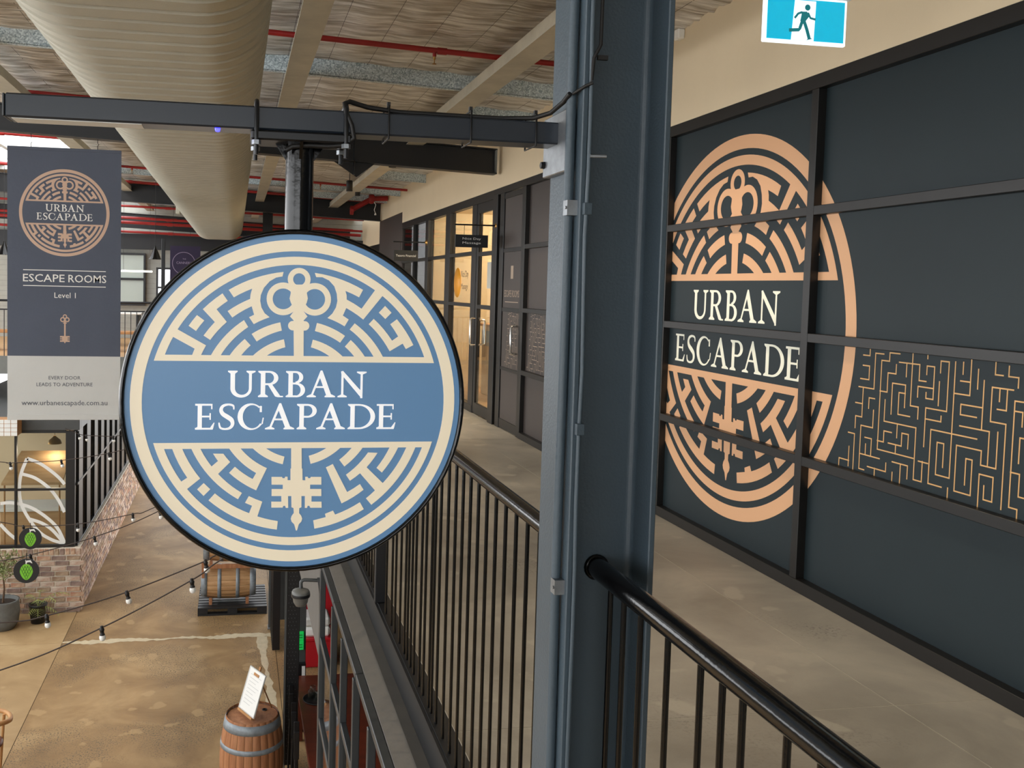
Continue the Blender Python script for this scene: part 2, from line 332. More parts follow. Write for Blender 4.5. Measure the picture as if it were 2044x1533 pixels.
def name_polys(d2=0.0, d1=0.0):
    P = []
    for word, y0, h, boxes in TXT:
        y0 += d1 if word == 'URBAN' else d2
        for ch, (a, b) in zip(word, boxes):
            w, polys = glyph(ch)
            for pl in polys: P.append([(a+x/w*(b-a), y0+y*h) for x, y in pl])
    return P
def flat(polys, fn, name, m, parent):
    # printed shapes: each outline one face, placed by fn(u, v, i)
    b = MB()
    for i, pl in enumerate(polys): b.add([fn(u, v, i) for u, v in pl], [tuple(range(len(pl)))])
    return b.build(name, m, parent)
EMB = emblem_polys(); NAM = name_polys()

# ------------------------------------------------------------------ materials
M = {}
GZ = -3.9          # ground floor level
M['steel'] = mat('blue_grey_steel_paint', (65, 78, 87), .42, 0, var=.10, vscale=3, bump=.08, bscale=180)
M['black_gloss'] = mat('gloss_black_paint', (11, 11, 12), .15, 0, coat=.05, spec=.38, bump=.03, bscale=60)
M['black_satin'] = mat('satin_black_paint', (20, 21, 24), .38, 0, var=.1)
M['beam_paint'] = mat('charcoal_beam_paint', (38, 44, 52), .30, 0, var=.08, vscale=4)
M['frame'] = mat('dark_bronze_frame', (17, 15, 13), .4, 0, var=.12, vscale=9)
M['panel'] = mat('teal_vinyl_panel', (30, 41, 45), .5, 0, var=.06, vscale=2, spec=.28)
M['panel_brown'] = mat('brown_black_panel', (62, 54, 50), .5, 0, var=.06, vscale=2)
M['copper'] = mat('copper_vinyl', (216, 166, 124), .5, 0)
M['copper_line'] = mat('copper_line_vinyl', (214, 166, 104), .5, 0)
M['cream_letter'] = mat('cream_vinyl', (238, 236, 216), .5, 0)
M['cream_wall'] = mat('cream_plaster', (222, 204, 172), .75, 0, var=.03, vscale=1.5, bump=.03, bscale=120)
M['roof'] = None
M['galv'] = None
M['rafter'] = mat('beige_rafter_paint', (196, 190, 172), .55, 0, var=.12, vscale=4)
M['duct'] = mat('grey_duct_fabric', (192, 190, 176), .8, 0, var=.05, vscale=5, bump=.1, bscale=260)
M['red'] = mat('red_pipe_paint', (150, 28, 26), .38, 0, var=.12, vscale=6)
M['brass'] = mat('brass', (168, 128, 70), .3, .9)
M['chrome'] = mat('polished_steel', (210, 208, 204), .2, 1.0)
M['zinc'] = mat('zinc_plate', (150, 154, 158), .4, .8, var=.2, vscale=30)
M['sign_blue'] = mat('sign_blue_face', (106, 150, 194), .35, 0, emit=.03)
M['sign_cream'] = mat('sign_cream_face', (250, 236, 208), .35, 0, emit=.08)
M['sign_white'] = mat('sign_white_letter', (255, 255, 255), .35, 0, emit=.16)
M['banner'] = mat('slate_banner_cloth', (84, 90, 104), .85, 0, var=.05, vscale=2, bump=.1, bscale=30)
M['banner_grey'] = mat('pale_banner_cloth', (206, 206, 202), .85, 0, var=.03, vscale=2)
M['banner_copper'] = mat('banner_copper_print', (206, 174, 152), .8, 0)
M['banner_white'] = mat('banner_white_print', (240, 238, 232), .8, 0)
M['banner_ink'] = mat('banner_grey_ink', (84, 88, 98), .8, 0)
M['white'] = mat('white_plastic', (236, 236, 232), .4, 0)
M['grey_dark'] = mat('dark_grey_paint', (70, 72, 72), .5, 0, var=.08)
M['grey_mid'] = mat('mid_grey_paint', (118, 118, 112), .55, 0, var=.08)
M['grey_cap'] = mat('grey_flashing', (112, 108, 102), .5, .2, var=.10, vscale=7, bump=.03, bscale=90)
M['wood'] = mat('pale_oak', (196, 146, 92), .5, 0, rgb2=(166, 114, 66), vscale=5, stretch=(1, 1, .25))
M['barrel'] = mat('barrel_oak', (186, 130, 88), .6, 0, rgb2=(150, 96, 62), vscale=9, stretch=(2, 2, .2), bump=.15, bscale=40)
M['barrel_pale'] = mat('pale_barrel_oak', (206, 164, 116), .6, 0, rgb2=(172, 128, 84), vscale=9, stretch=(.2, 2, 2), bump=.15, bscale=40)
M['hoop'] = mat('galvanised_hoop', (142, 150, 156), .5, .25, var=.2, vscale=14)
M['terra'] = mat('grey_stone_pot', (104, 106, 104), .8, 0, var=.1, vscale=20)
M['leaf'] = mat('olive_leaf', (142, 152, 98), .55, 0, var=.3, vscale=20)
M['leaf_pale'] = mat('palm_leaf', (156, 164, 92), .55, 0, var=.25, vscale=15)
M['bark'] = mat('bark', (96, 74, 56), .9, 0, var=.2, vscale=20)
M['soil'] = mat('soil', (52, 42, 34), .95, 0, var=.3, vscale=30)
M['hop_green'] = mat('hop_green_print', (122, 196, 48), .6, 0)
M['hop_dark'] = mat('hop_line_print', (24, 74, 18), .6, 0)
M['bulb'] = mat('opal_bulb_glass', (242, 242, 238), .2, 0)
M['mortar'] = mat('lime_mortar', (226, 216, 200), .9, 0, var=.1, vscale=30, bump=.3, bscale=150)
M['brick0'] = mat('red_brick', (158, 98, 74), .9, 0, rgb2=(206, 182, 154), vscale=9, bump=.4, bscale=90)
M['brick1'] = mat('brown_brick', (124, 92, 72), .9, 0, rgb2=(190, 168, 142), vscale=10, bump=.4, bscale=90)
M['brick2'] = mat('whitewashed_brick', (218, 206, 190), .9, 0, rgb2=(180, 140, 118), vscale=12, bump=.4, bscale=90)
M['brick3'] = mat('dark_brick', (104, 84, 80), .9, 0, rgb2=(170, 146, 132), vscale=8, bump=.4, bscale=90)
M['glass'] = glassmat('clear_pane', (.86, .88, .86), 1.45)
M['glass_dark'] = glassmat('tinted_pane', (.30, .30, .30), 1.5)
M['orange'] = mat('orange_decal', (236, 160, 40), .5, 0)
M['black_ink'] = mat('black_decal', (30, 26, 22), .5, 0)
M['green_sign'] = mat('green_exit_box', (24, 176, 76), .4, 0, emit=.25)
M['exit_blue'] = mat('exit_panel_turquoise', (0, 170, 206), .3, 0, emit=.42)
M['exit_white'] = mat('exit_panel_white', (232, 240, 248), .3, 0, emit=.55)
M['exit_dark'] = mat('exit_pictogram', (0, 104, 112), .3, 0, emit=.4)
M['red_cloth'] = mat('red_vinyl', (176, 14, 30), .45, 0)
M['mahogany'] = mat('red_brown_table', (104, 44, 26), .35, 0, rgb2=(78, 32, 20), vscale=6, stretch=(.3, 2, 2))
M['leather'] = mat('brown_leather', (112, 66, 48), .45, 0, var=.1)
M['warm_wall'] = mat('warm_room_wall', (236, 216, 182), .8, 0)
M['timber_board'] = mat('honey_board', (206, 168, 122), .6, 0, rgb2=(180, 138, 94), vscale=4, stretch=(.2, 2, 2))
M['weatherboard'] = mat('pale_grey_board', (168, 168, 160), .7, 0, var=.06)
M['purple'] = mat('dark_plum_cloth', (48, 40, 66), .85, 0, var=.05)
M['cable'] = mat('black_rubber_cable', (22, 20, 19), .55, 0)
M['cord'] = mat('brown_black_cord', (58, 44, 36), .6, 0)
M['perf'] = mat('black_perforated_sheet', (30, 31, 33), .45, 0)
M['daylight'] = mat('translucent_roof_sheet', (235, 236, 238), .6, 0)

def foil_material():
    m = bpy.data.materials.new('foil_insulation'); m.use_nodes = True; nt = m.node_tree; b = nt.nodes['Principled BSDF']
    tc = nt.nodes.new('ShaderNodeTexCoord'); mp = nt.nodes.new('ShaderNodeMapping'); mp.inputs['Scale'].default_value = (.7, 7, 1)
    nt.links.new(tc.outputs['Object'], mp.inputs['Vector'])
    n = nt.nodes.new('ShaderNodeTexNoise'); n.inputs['Scale'].default_value = 4; n.inputs['Detail'].default_value = 6
    nt.links.new(mp.outputs['Vector'], n.inputs['Vector'])
    r = nt.nodes.new('ShaderNodeValToRGB'); r.color_ramp.elements[0].color = (*lin((170, 162, 150)), 1); r.color_ramp.elements[1].color = (*lin((248, 246, 242)), 1)
    r.color_ramp.elements[0].position = .35; r.color_ramp.elements[1].position = .65
    nt.links.new(n.outputs['Fac'], r.inputs['Fac']); nt.links.new(r.outputs['Color'], b.inputs['Base Color'])
    bp = nt.nodes.new('ShaderNodeBump'); bp.inputs['Strength'].default_value = .9; bp.inputs['Distance'].default_value = .05
    nt.links.new(n.outputs['Fac'], bp.inputs['Height']); nt.links.new(bp.outputs['Normal'], b.inputs['Normal'])
    b.inputs['Metallic'].default_value = .25; b.inputs['Roughness'].default_value = .32
    return m
M['foil'] = foil_material()
def galv_material():
    m = bpy.data.materials.new('galvanised_spangle'); m.use_nodes = True; nt = m.node_tree; b = nt.nodes['Principled BSDF']
    tc = nt.nodes.new('ShaderNodeTexCoord'); v = nt.nodes.new('ShaderNodeTexVoronoi'); v.inputs['Scale'].default_value = 95
    nt.links.new(tc.outputs['Object'], v.inputs['Vector'])
    r = nt.nodes.new('ShaderNodeValToRGB'); r.color_ramp.elements[0].color = (*lin((112, 136, 150)), 1); r.color_ramp.elements[1].color = (*lin((240, 252, 255)), 1)
    nt.links.new(v.outputs['Color'], r.inputs['Fac']); nt.links.new(r.outputs['Color'], b.inputs['Base Color'])
    b.inputs['Metallic'].default_value = .05; b.inputs['Roughness'].default_value = .42
    return m
M['galv'] = galv_material()
def concrete(name, base, light, dark, speck, sc, rough=.5, patch=.5):
    m = bpy.data.materials.new(name); m.use_nodes = True; nt = m.node_tree; b = nt.nodes['Principled BSDF']
    tc = nt.nodes.new('ShaderNodeTexCoord')
    n1 = nt.nodes.new('ShaderNodeTexNoise'); n1.inputs['Scale'].default_value = sc; n1.inputs['Detail'].default_value = 9; n1.inputs['Roughness'].default_value = .6
    n1.inputs['Distortion'].default_value = .6
    nt.links.new(tc.outputs['Object'], n1.inputs['Vector'])
    r1 = nt.nodes.new('ShaderNodeValToRGB'); e = r1.color_ramp.elements
    e[0].position = .30; e[0].color = (*lin(dark), 1); e[1].position = .72; e[1].color = (*lin(light), 1)
    k = e.new(.5); k.color = (*lin(base), 1)
    nt.links.new(n1.outputs['Fac'], r1.inputs['Fac'])
    # exposed aggregate specks, only in worn patches
    n2 = nt.nodes.new('ShaderNodeTexNoise'); n2.inputs['Scale'].default_value = 48*sc; n2.inputs['Detail'].default_value = 4; n2.inputs['Roughness'].default_value = .7
    nt.links.new(tc.outputs['Object'], n2.inputs['Vector'])
    r2 = nt.nodes.new('ShaderNodeValToRGB'); r2.color_ramp.elements[0].position = .52; r2.color_ramp.elements[1].position = .60
    nt.links.new(n2.outputs['Fac'], r2.inputs['Fac'])
    n3 = nt.nodes.new('ShaderNodeTexNoise'); n3.inputs['Scale'].default_value = sc*.8; n3.inputs['Detail'].default_value = 5
    mp = nt.nodes.new('ShaderNodeMapping'); mp.inputs['Location'].default_value = (7.3, 2.2, 0)
    nt.links.new(tc.outputs['Object'], mp.inputs['Vector']); nt.links.new(mp.outputs['Vector'], n3.inputs['Vector'])
    r3 = nt.nodes.new('ShaderNodeValToRGB'); r3.color_ramp.elements[0].position = patch; r3.color_ramp.elements[1].position = patch+.08
    nt.links.new(n3.outputs['Fac'], r3.inputs['Fac'])
    mu = nt.nodes.new('ShaderNodeMath'); mu.operation = 'MULTIPLY'
    nt.links.new(r2.outputs['Color'], mu.inputs[0]); nt.links.new(r3.outputs['Color'], mu.inputs[1])
    mx = nt.nodes.new('ShaderNodeMixRGB'); mx.inputs['Color2'].default_value = (*lin(speck), 1)
    nt.links.new(mu.outputs['Value'], mx.inputs['Fac']); nt.links.new(r1.outputs['Color'], mx.inputs['Color1'])
    # pale rounded repair spots
    vo = nt.nodes.new('ShaderNodeTexVoronoi'); vo.inputs['Scale'].default_value = sc*2.1; vo.inputs['Randomness'].default_value = 1
    nd = nt.nodes.new('ShaderNodeTexNoise'); nd.inputs['Scale'].default_value = sc*3.2; nd.inputs['Detail'].default_value = 3
    nt.links.new(tc.outputs['Object'], nd.inputs['Vector'])
    va = nt.nodes.new('ShaderNodeVectorMath'); va.operation = 'SCALE'; va.inputs['Scale'].default_value = .45/sc
    nt.links.new(nd.outputs['Color'], va.inputs[0])
    vb = nt.nodes.new('ShaderNodeVectorMath'); vb.operation = 'ADD'
    nt.links.new(tc.outputs['Object'], vb.inputs[0]); nt.links.new(va.outputs['Vector'], vb.inputs[1])
    nt.links.new(vb.outputs['Vector'], vo.inputs['Vector'])
    r4 = nt.nodes.new('ShaderNodeValToRGB'); r4.color_ramp.elements[0].position = .16; r4.color_ramp.elements[0].color = (.6, .6, .6, 1); r4.color_ramp.elements[1].position = .21; r4.color_ramp.elements[1].color = (0, 0, 0, 1)
    nt.links.new(vo.outputs['Distance'], r4.inputs['Fac'])
    mx2 = nt.nodes.new('ShaderNodeMixRGB'); mx2.inputs['Color2'].default_value = (*lin(light), 1)
    nt.links.new(r4.outputs['Color'], mx2.inputs['Fac']); nt.links.new(mx.outputs['Color'], mx2.inputs['Color1'])
    nt.links.new(mx2.outputs['Color'], b.inputs['Base Color'])
    bp = nt.nodes.new('ShaderNodeBump'); bp.inputs['Strength'].default_value = .1; bp.inputs['Distance'].default_value = .01
    nt.links.new(n2.outputs['Fac'], bp.inputs['Height']); nt.links.new(bp.outputs['Normal'], b.inputs['Normal'])
    b.inputs['Roughness'].default_value = rough
    return m
M['walkway'] = concrete('walkway_concrete', (148, 142, 130), (172, 165, 150), (126, 120, 109), (114, 108, 98), 1.3, .42, .60)
M['ground'] = concrete('ground_concrete', (156, 124, 82), (186, 154, 108), (130, 100, 62), (88, 78, 62), 1.0, .62, .47)
M['ground_pale'] = concrete('pale_ground_concrete', (172, 142, 100), (192, 164, 122), (152, 122, 82), (130, 108, 76), .8, .62, .6)


def roofz(x): return 3.33+.042*(2.92-x)

# ------------------------------------------------------------------ floors
fl = struct(empty('floor', (0, 0, 0)), 'upper walkway of grey sealed concrete along the shopfronts')
YJ = [-9, -6.1, -3.0, .05, 3.08, 6.15, 9.2, 12.3, 15.3, 18.3]
for y0, y1 in zip(YJ[:-1], YJ[1:]):
    for x0, x1 in ((.70, 2.495), (2.495, 3.0)): MB().box(x0+.0025, x1-.0025, y0+.0025, y1-.0025, -.16, 0).build('floor_slab', M['walkway'], fl)
M['joint'] = mat('pale_joint_sealant', (176, 170, 154), .7, 0, var=.15, vscale=9)
MB().box(.702, 3.0, -9, 18.3, -.30, -.0012).build('slab_core', M['joint'], fl)
MB().box(.690, .702, -9, 18.3, -.30, .006).build('edge_angle', M['black_satin'], fl)
MB().box(.702, .770, -9, 18.3, -.004, .012).build('edge_plate', M['black_satin'], fl)
MB().box(.770, .776, -9, 18.3, -.004, .006).build('edge_bead', M['banner_grey'], fl)

gf = struct(empty('floor_lower', (0, 0, GZ)), 'worn tan concrete floor of the hall below')
for x0, x1, y0, y1, m in ((-2.49, .66, -9, 14.27, 'ground'), (-2.49, .66, 14.27, 45, 'ground'), (-12, -2.49, -9, 14.27, 'ground_pale'), (-12, -2.49, 14.27, 45, 'ground_pale'), (.66, 3.3, -9, 45, 'ground')):
    MB().box(x0+.004, x1-.004, y0+.004, y1-.004, -.15, 0).build('floor_slab', M[m], gf)
MB().box(-12, 3.3, -9, 45, -.2, -.006).build('joint_bed', M['soil'], gf)
def filler(pts, ws, name):
    b = MB(); L = []; Rr = []
    for (x, y), wd in zip(pts, ws): L.append((x, y-wd, .002)); Rr.append((x, y+wd, .002))
    n = len(pts); b.add(L+Rr, [(i, i+1, n+i+1, n+i) for i in range(n-1)])
    return b.build(name, M['patch'], gf)
M['patch'] = mat('pale_joint_filler', (206, 190, 158), .7, 0, var=.1, vscale=10)
pts = []; ws = []
for k in range(60):
    x = -2.49+3.13*k/59; pts.append((x, 14.27+.02*sin(x*7)+random.uniform(-.012, .012))); ws.append(max(.01, .055+.03*sin(x*3.1+1)+random.uniform(-.025, .025)))
filler(pts, ws, 'joint_filler')
pts = []; ws = []
b = MB(); L = []; Rr = []
for k in range(50):
    y = 9.0+5.2*k/49; wd = max(.01, .06+.03*sin(y*2.3)+random.uniform(-.02, .02)); cx = .50+.03*sin(y*1.7)
    L.append((cx-wd, y, .002)); Rr.append((cx+wd, y, .002))
b.add(L+Rr, [(i, i+1, 51+i, 50+i) for i in range(49)]); b.build('joint_filler', M['patch'], gf)

# ------------------------------------------------------------------ roof
ce = struct(empty('ceiling', (0, 0, 0)), 'low-pitched roof lined with crinkled foil insulation')
def roof_sheet(x0, x1, y0, y1, name):
    # foil blanket sagging between the wires
    b = MB(); nx = int((x1-x0)/.06); ny = int((y1-y0)/.032); vs = []; fs = []
    for j in range(ny+1):
        y = y0+(y1-y0)*j/ny
        for i in range(nx+1):
            x = x0+(x1-x0)*i/nx
            sag = .020*abs(sin(pi*y/.62))*(.7+.5*sin(x*1.3+y*.4)) + .013*sin(y*37+2.2*sin(x*1.9)+x*1.2+3*sin(y*.9))*(.5+.5*sin(x*2.7+y*1.3)) + .007*sin(y*61+3*sin(x*.9)+2*sin(y*2.1)) + .012*abs(sin(pi*(x+2.9)/.33))
            vs.append((x, y, roofz(x)-sag))
    for j in range(ny):
        for i in range(nx):
            a = j*(nx+1)+i; fs.append((a, a+nx+1, a+nx+2, a+1))
    b.add(vs, fs, True); return b.build(name, M['foil'], ce)
roof_sheet(-3.0, 3.0, 2.0, 12.4, 'foil_blanket'); roof_sheet(-2.35, 3.0, 12.4, 30, 'foil_blanket')
def roof_slab(x0, x1, y0, y1):
    MB().add([(x0, y0, roofz(x0)+.05), (x1, y0, roofz(x1)+.05), (x1, y1, roofz(x1)+.05), (x0, y1, roofz(x0)+.05),
              (x0, y0, roofz(x0)+.12), (x1, y0, roofz(x1)+.12), (x1, y1, roofz(x1)+.12), (x0, y1, roofz(x0)+.12)],
             [(0, 1, 2, 3), (7, 6, 5, 4), (0, 4, 5, 1), (1, 5, 6, 2), (2, 6, 7, 3), (3, 7, 4, 0)]).build('roof_sheeting', M['grey_mid'], ce)
roof_slab(-4.0, 3.2, -9.0, 12.4); roof_slab(-2.35, 3.2, 12.4, 32)
roof_slab(-5.2, -4.0, -9.0, 12.4); roof_slab(-10.0, -6.6, -9.0, 32); roof_slab(-6.6, -4.4, 12.4, 32); roof_slab(-4.4, -2.35, 27, 32)
# unseen rest of the hall: left window band; back opening added to light column
wb = struct(empty('wall_back', (0, -9, 0)), 'pale wall behind the viewer with a high opening added to light the column')
MB().box(-10, 3.3, -.2, 0, GZ, .2).build('wall_face', M['weatherboard'], wb)
MB().box(-10, 3.3, -.2, 0, 3.1, 4.2).build('wall_face', M['weatherboard'], wb)
MB().box(.8, 3.3, -.2, 0, .2, 3.1).build('wall_face', M['weatherboard'], wb)
for k in range(6): MB().box(-10+k*2.1, -9.88+k*2.1, -.15, -.02, .2, 3.1).build('glazing_bar', M['black_satin'], wb)
wl = struct(empty('wall_left', (-10, 0, 0)), 'hall wall on the far left with a high window band')
MB().box(-.2, 0, -9, 32, GZ, -1.0).build('wall_face', M['weatherboard'], wl)
MB().box(-.2, 0, -9, 32, 3.4, 4.2).build('wall_face', M['weatherboard'], wl)
for k in range(17): MB().box(-.15, -.02, -9+k*2.5, -8.88+k*2.5, -1.0, 3.4).build('glazing_bar', M['black_satin'], wl)
wm = MB()
x = -2.9
while x < 2.9:
    wm.tube([(x, 2.0, roofz(x)-.020), (x, 29, roofz(x)-.020)], .0016, 4, False); x += .33
tag(wm.build('wire_netting', M['cable'], ce), kind='stuff')

def slope_box(x0, x1, y0, y1, d0, d1, name, m, parent):
    return MB().add([(x0, y0, roofz(x0)-d1), (x1, y0, roofz(x1)-d1), (x1, y1, roofz(x1)-d1), (x0, y1, roofz(x0)-d1),
                     (x0, y0, roofz(x0)-d0), (x1, y0, roofz(x1)-d0), (x1, y1, roofz(x1)-d0), (x0, y1, roofz(x0)-d0)],
                    [(3, 2, 1, 0), (4, 5, 6, 7), (0, 1, 5, 4), (1, 2, 6, 5), (2, 3, 7, 6), (3, 0, 4, 7)]).build(name, m, parent)
for y, x0, x1 in ((7.8, -3.0, 2.92), (9.0, 2.0, 2.92), (14.4, 2.1, 2.92), (16.7, -2.35, 2.92), (18.2, 1.2, 2.92)):
    p = empty('roof_purlin', (0, y, 0)); struct(p, 'galvanised steel purlin crossing under the foil roof')
    slope_box(x0, x1, -.004, .004, .01, .145, 'web', M['galv'], p)
    slope_box(x0, x1, -.004, .045, .141, .149, 'bottom_flange', M['galv'], p)
for x, wd in ((.45, .135), (1.93, .15), (-2.1, .14)):
    p = struct(empty('roof_rafter', (x, 0, 0)), 'beige painted rafter running away under the roof')
    zt = roofz(x)-.15
    MB().bbox(-wd/2, wd/2, 2.2, 24, zt-.10, zt, .006).build('rafter_beam', M['rafter'], p)
    MB().box(-wd/2-.02, wd/2+.02, 2.2, 24, zt-.108, zt-.10).build('rafter_plate', M['rafter'], p)

def ibeam(y, x0, x1, d0, h, wd, label, gus=None):
    p = struct(empty('roof_beam', (0, y, 0)), label)
    slope_box(x0, x1, -.006, .006, d0, d0+h, 'web', M['black_satin'], p)
    slope_box(x0, x1, -wd/2, wd/2, d0, d0+.014, 'top_flange', M['black_satin'], p)
    slope_box(x0, x1, -wd/2, wd/2, d0+h-.014, d0+h, 'bottom_flange', M['black_satin'], p)
    if gus:
        z = roofz(gus)-d0-h
        MB().prism([(gus-.22, z), (gus+.24, z), (gus+.03, z-.16)], 'y', -.008, .008).build('gusset', M['black_satin'], p)
        MB().box(gus-.006, gus+.006, -wd/2, 0, z-.14, z+h).build('stiffener', M['black_satin'], p)
        MB().box(x1-.012, x1, -wd/2, wd/2, roofz(x1)-d0-h, roofz(x1)-d0).build('end_plate', M['grey_mid'], p)
    return p
ibeam(10.2, -3.0, 2.86, .225, .28, .15, 'dark steel roof beam crossing above the slate banner', 1.26)
ibeam(18.9, -6.0, 2.90, .10, .36, .2, 'deep dark steel beam at the far end of the roof')
ibeam(24.0, -6.0, 2.90, .35, .36, .2, 'farthest dark steel beam over the back shops')
for xx in (.64,):
    p = struct(empty('far_column', (xx, 19.5, 0)), 'dark steel column beyond the round sign')
    MB().box(-.10, .10, -.09, -.08, .07, roofz(xx)-.1).build('flange', M['black_satin'], p)
    MB().box(-.10, .10, .08, .09, .07, roofz(xx)-.1).build('flange', M['black_satin'], p)
    MB().box(-.006, .006, -.08, .08, .07, roofz(xx)-.1).build('web', M['black_satin'], p)

# ------------------------------------------------------------------ right-hand shopfront wall
WX = 2.92; PX = 2.965
wr = struct(empty('wall_right', (0, 0, 0)), 'cream painted wall above the dark shopfronts')
MB().box(WX, 3.12, -9, 16.43, 2.68, 3.42).build('upper_wall', M['cream_wall'], wr)
MB().box(WX-.0, 3.12, 16.43, 19.15, 2.88, 3.42).build('upper_wall', M['cream_wall'], wr)
MB().box(WX+.01, 3.10, 16.43, 19.15, 0, 2.88).build('brown_cladding', M['panel_brown'], wr)
MB().box(3.35, 3.5, 19.15, 30, 2.55, 3.5).build('upper_wall', M['warm_wall'], wr)
MB().box(3.36, 3.5, 19.15, 30, 0, 2.55).build('dark_cladding', M['frame'], wr)
MB().box(3.12, 3.5, 19.10, 19.15, 0, 3.5).build('return_wall', M['cream_wall'], wr)
HEAD0, BASE1 = 2.61, .066
TRANS = ((1.965, 2.012), (1.31, 1.356), (.665, .714))
def transoms(parent, y0, y1, skip=()):
    for k, (z0, z1) in enumerate(TRANS):
        if k in skip: continue
        MB().bbox(WX, 3.0, y0, y1, z0, z1, .002).build('transom', M['frame'], parent)
def panels(parent, y0, y1, zs, m):
    for z0, z1 in zs: MB().box(PX, 2.99, y0, y1, z0, z1).build('panel', m, parent)
ZB = ((BASE1, .665), (.714, 1.31), (1.356, 1.965), (2.012, HEAD0))

win1 = struct(empty('window_1', (0, 0, 0)), 'dark shopfront glazing carrying the large copper emblem and maze')
MB().bbox(WX-.004, 3.0, -9, 8.42, HEAD0, 2.683, .002).build('head_rail', M['frame'], win1)
MB().bbox(WX-.006, 3.0, -9, 8.42, .0, BASE1, .002).build('base_rail', M['frame'], win1)
ML = [-9, -7.08, -5.44, -3.8, -2.16, -.52, 1.12, 2.76, 4.402, 6.04, 7.68, 8.45]
for a, b_ in zip(ML[:-1], ML[1:]):
    transoms(win1, a+.0285, b_-.0285); panels(win1, a+.0285, b_-.0285, ZB, M['panel'])
for y in ML[1:]: MB().bbox(WX-.002, 3.0, y-.0285, y+.0285, 0, HEAD0, .002).build('mullion', M['frame'], win1)
# wall emblem, printed on the panels behind the frame
LC = (5.203, 1.343); LR = 1.153
o = flat(EMB, lambda u, v, i: (PX-.0010-1e-6*i, LC[0]-u*LR, LC[1]+v*LR), 'emblem', M['copper'], win1); o['label'] = 'copper maze and key emblem'
o = flat(name_polys(-.049, .006), lambda u, v, i: (PX-.0012-1e-6*i, LC[0]-u*LR, LC[1]+v*LR), 'shop_name', M['cream_letter'], win1); o['label'] = 'cream serif shop name'
def line_print(segs, fn, wd):
    P = []
    for pl in segs:
        for a, b_ in zip(pl[:-1], pl[1:]):
            (y0, z0), (y1, z1) = a, b_; h = wd/2
            if abs(y0-y1) < 1e-6: P.append([(y0-h, min(z0, z1)-h), (y0+h, min(z0, z1)-h), (y0+h, max(z0, z1)+h), (y0-h, max(z0, z1)+h)])
            else: P.append([(min(y0, y1)-h, z0-h), (max(y0, y1)+h, z0-h), (max(y0, y1)+h, z0+h), (min(y0, y1)-h, z0+h)])
    return P
MP = line_print(MAZE, None, .0058)
MP2 = [[(6.24-y-1.58+1.58-.04, z) for y, z in pl] for pl in MP]
o = flat(MP, lambda u, v, i: (PX-.0010-1e-6*i, u, v), 'maze_print', M['copper_line'], win1); o['label'] = 'thin copper maze lines'
near = [pl for pl in MP2 if 2.0 < sum(p[0] for p in pl)/len(pl) < 2.72]
if near: flat(near, lambda u, v, i: (PX-.0010-1e-6*i, u, v), 'maze_print', M['copper_line'], win1)

# escape room entry: fixed panel and door
win2 = struct(empty('window_2', (0, 0, 0)), 'dark fixed panel with pale maze lines beside the escape room door')
MB().bbox(WX-.004, 3.0, 8.48, 10.40, HEAD0, 2.683, .002).build('head_rail', M['frame'], win2)
MB().bbox(WX-.006, 3.0, 8.48, 9.25, .0, BASE1, .002).build('base_rail', M['frame'], win2)
transoms(win2, 8.48, 9.22); panels(win2, 8.48, 9.22, ZB, M['panel_brown'])
MB().bbox(WX-.002, 3.0, 9.22, 9.335, 0, HEAD0, .002).build('mullion', M['frame'], win2)
M['maze_pale'] = mat('pale_line_vinyl', (168, 148, 128), .5, 0)
cut = [[(8.50+(y-3.05)*1.0*.62, z) for y, z in pl] for pl in MP if all(3.06 < p[0] < 4.18 for p in pl)]
flat(cut, lambda u, v, i: (PX-.0010-1e-6*i, u, v), 'maze_print', M['maze_pale'], win2)
d1 = struct(empty('door_1', (0, 9.338, 0)), 'dark escape room door with a long chrome pull handle')
MB().bbox(2.93, 2.975, .0, .65, .01, 2.60, .003).build('door_leaf', M['panel_brown'], d1)
for z0, z1 in ((.01, .11), (1.30, 1.345), (1.95, 1.995), (.655, .69), (2.54, 2.60)): MB().bbox(2.922, 2.931, .0, .65, z0, z1, .002).build('door_rail', M['frame'], d1)
MB().bbox(2.915, 3.0, .652, .80, 0, HEAD0, .003).build('door_post', M['frame'], d1)
MB().bbox(2.90, 3.0, .86, 1.06, 0, HEAD0, .003).build('door_post', M['frame'], d1)
MB().box(2.96, 3.0, .80, .86, 0, HEAD0).build('jamb', M['frame'], d1)
cut2 = [[(.03+(y-3.35)*.62, z) for y, z in pl] for pl in MP if all(3.36 < p[0] < 4.28 for p in pl)]
flat(cut2, lambda u, v, i: (2.9290-1e-6*i, u, v), 'maze_print', M['maze_pale'], d1)
text('ESCAPE ROOMS', M['maze_pale'], d1, (2.9288, .32, 1.50), width=.54, facing='-x', height=.075)
MB().box(2.9285, 2.9292, .08, .56, 1.405, 1.413).build('underline', M['maze_pale'], d1)
MB().box(2.9285, 2.9292, .28, .37, 1.66, 1.80).build('room_plate', M['maze_pale'], d1)
MB().tube([(2.93, .06, 1.16), (2.87, .06, 1.16), (2.855, .06, 1.145), (2.855, .06, .885), (2.87, .06, .87), (2.93, .06, .87)], .013, 10).build('handle', M['chrome'], d1)

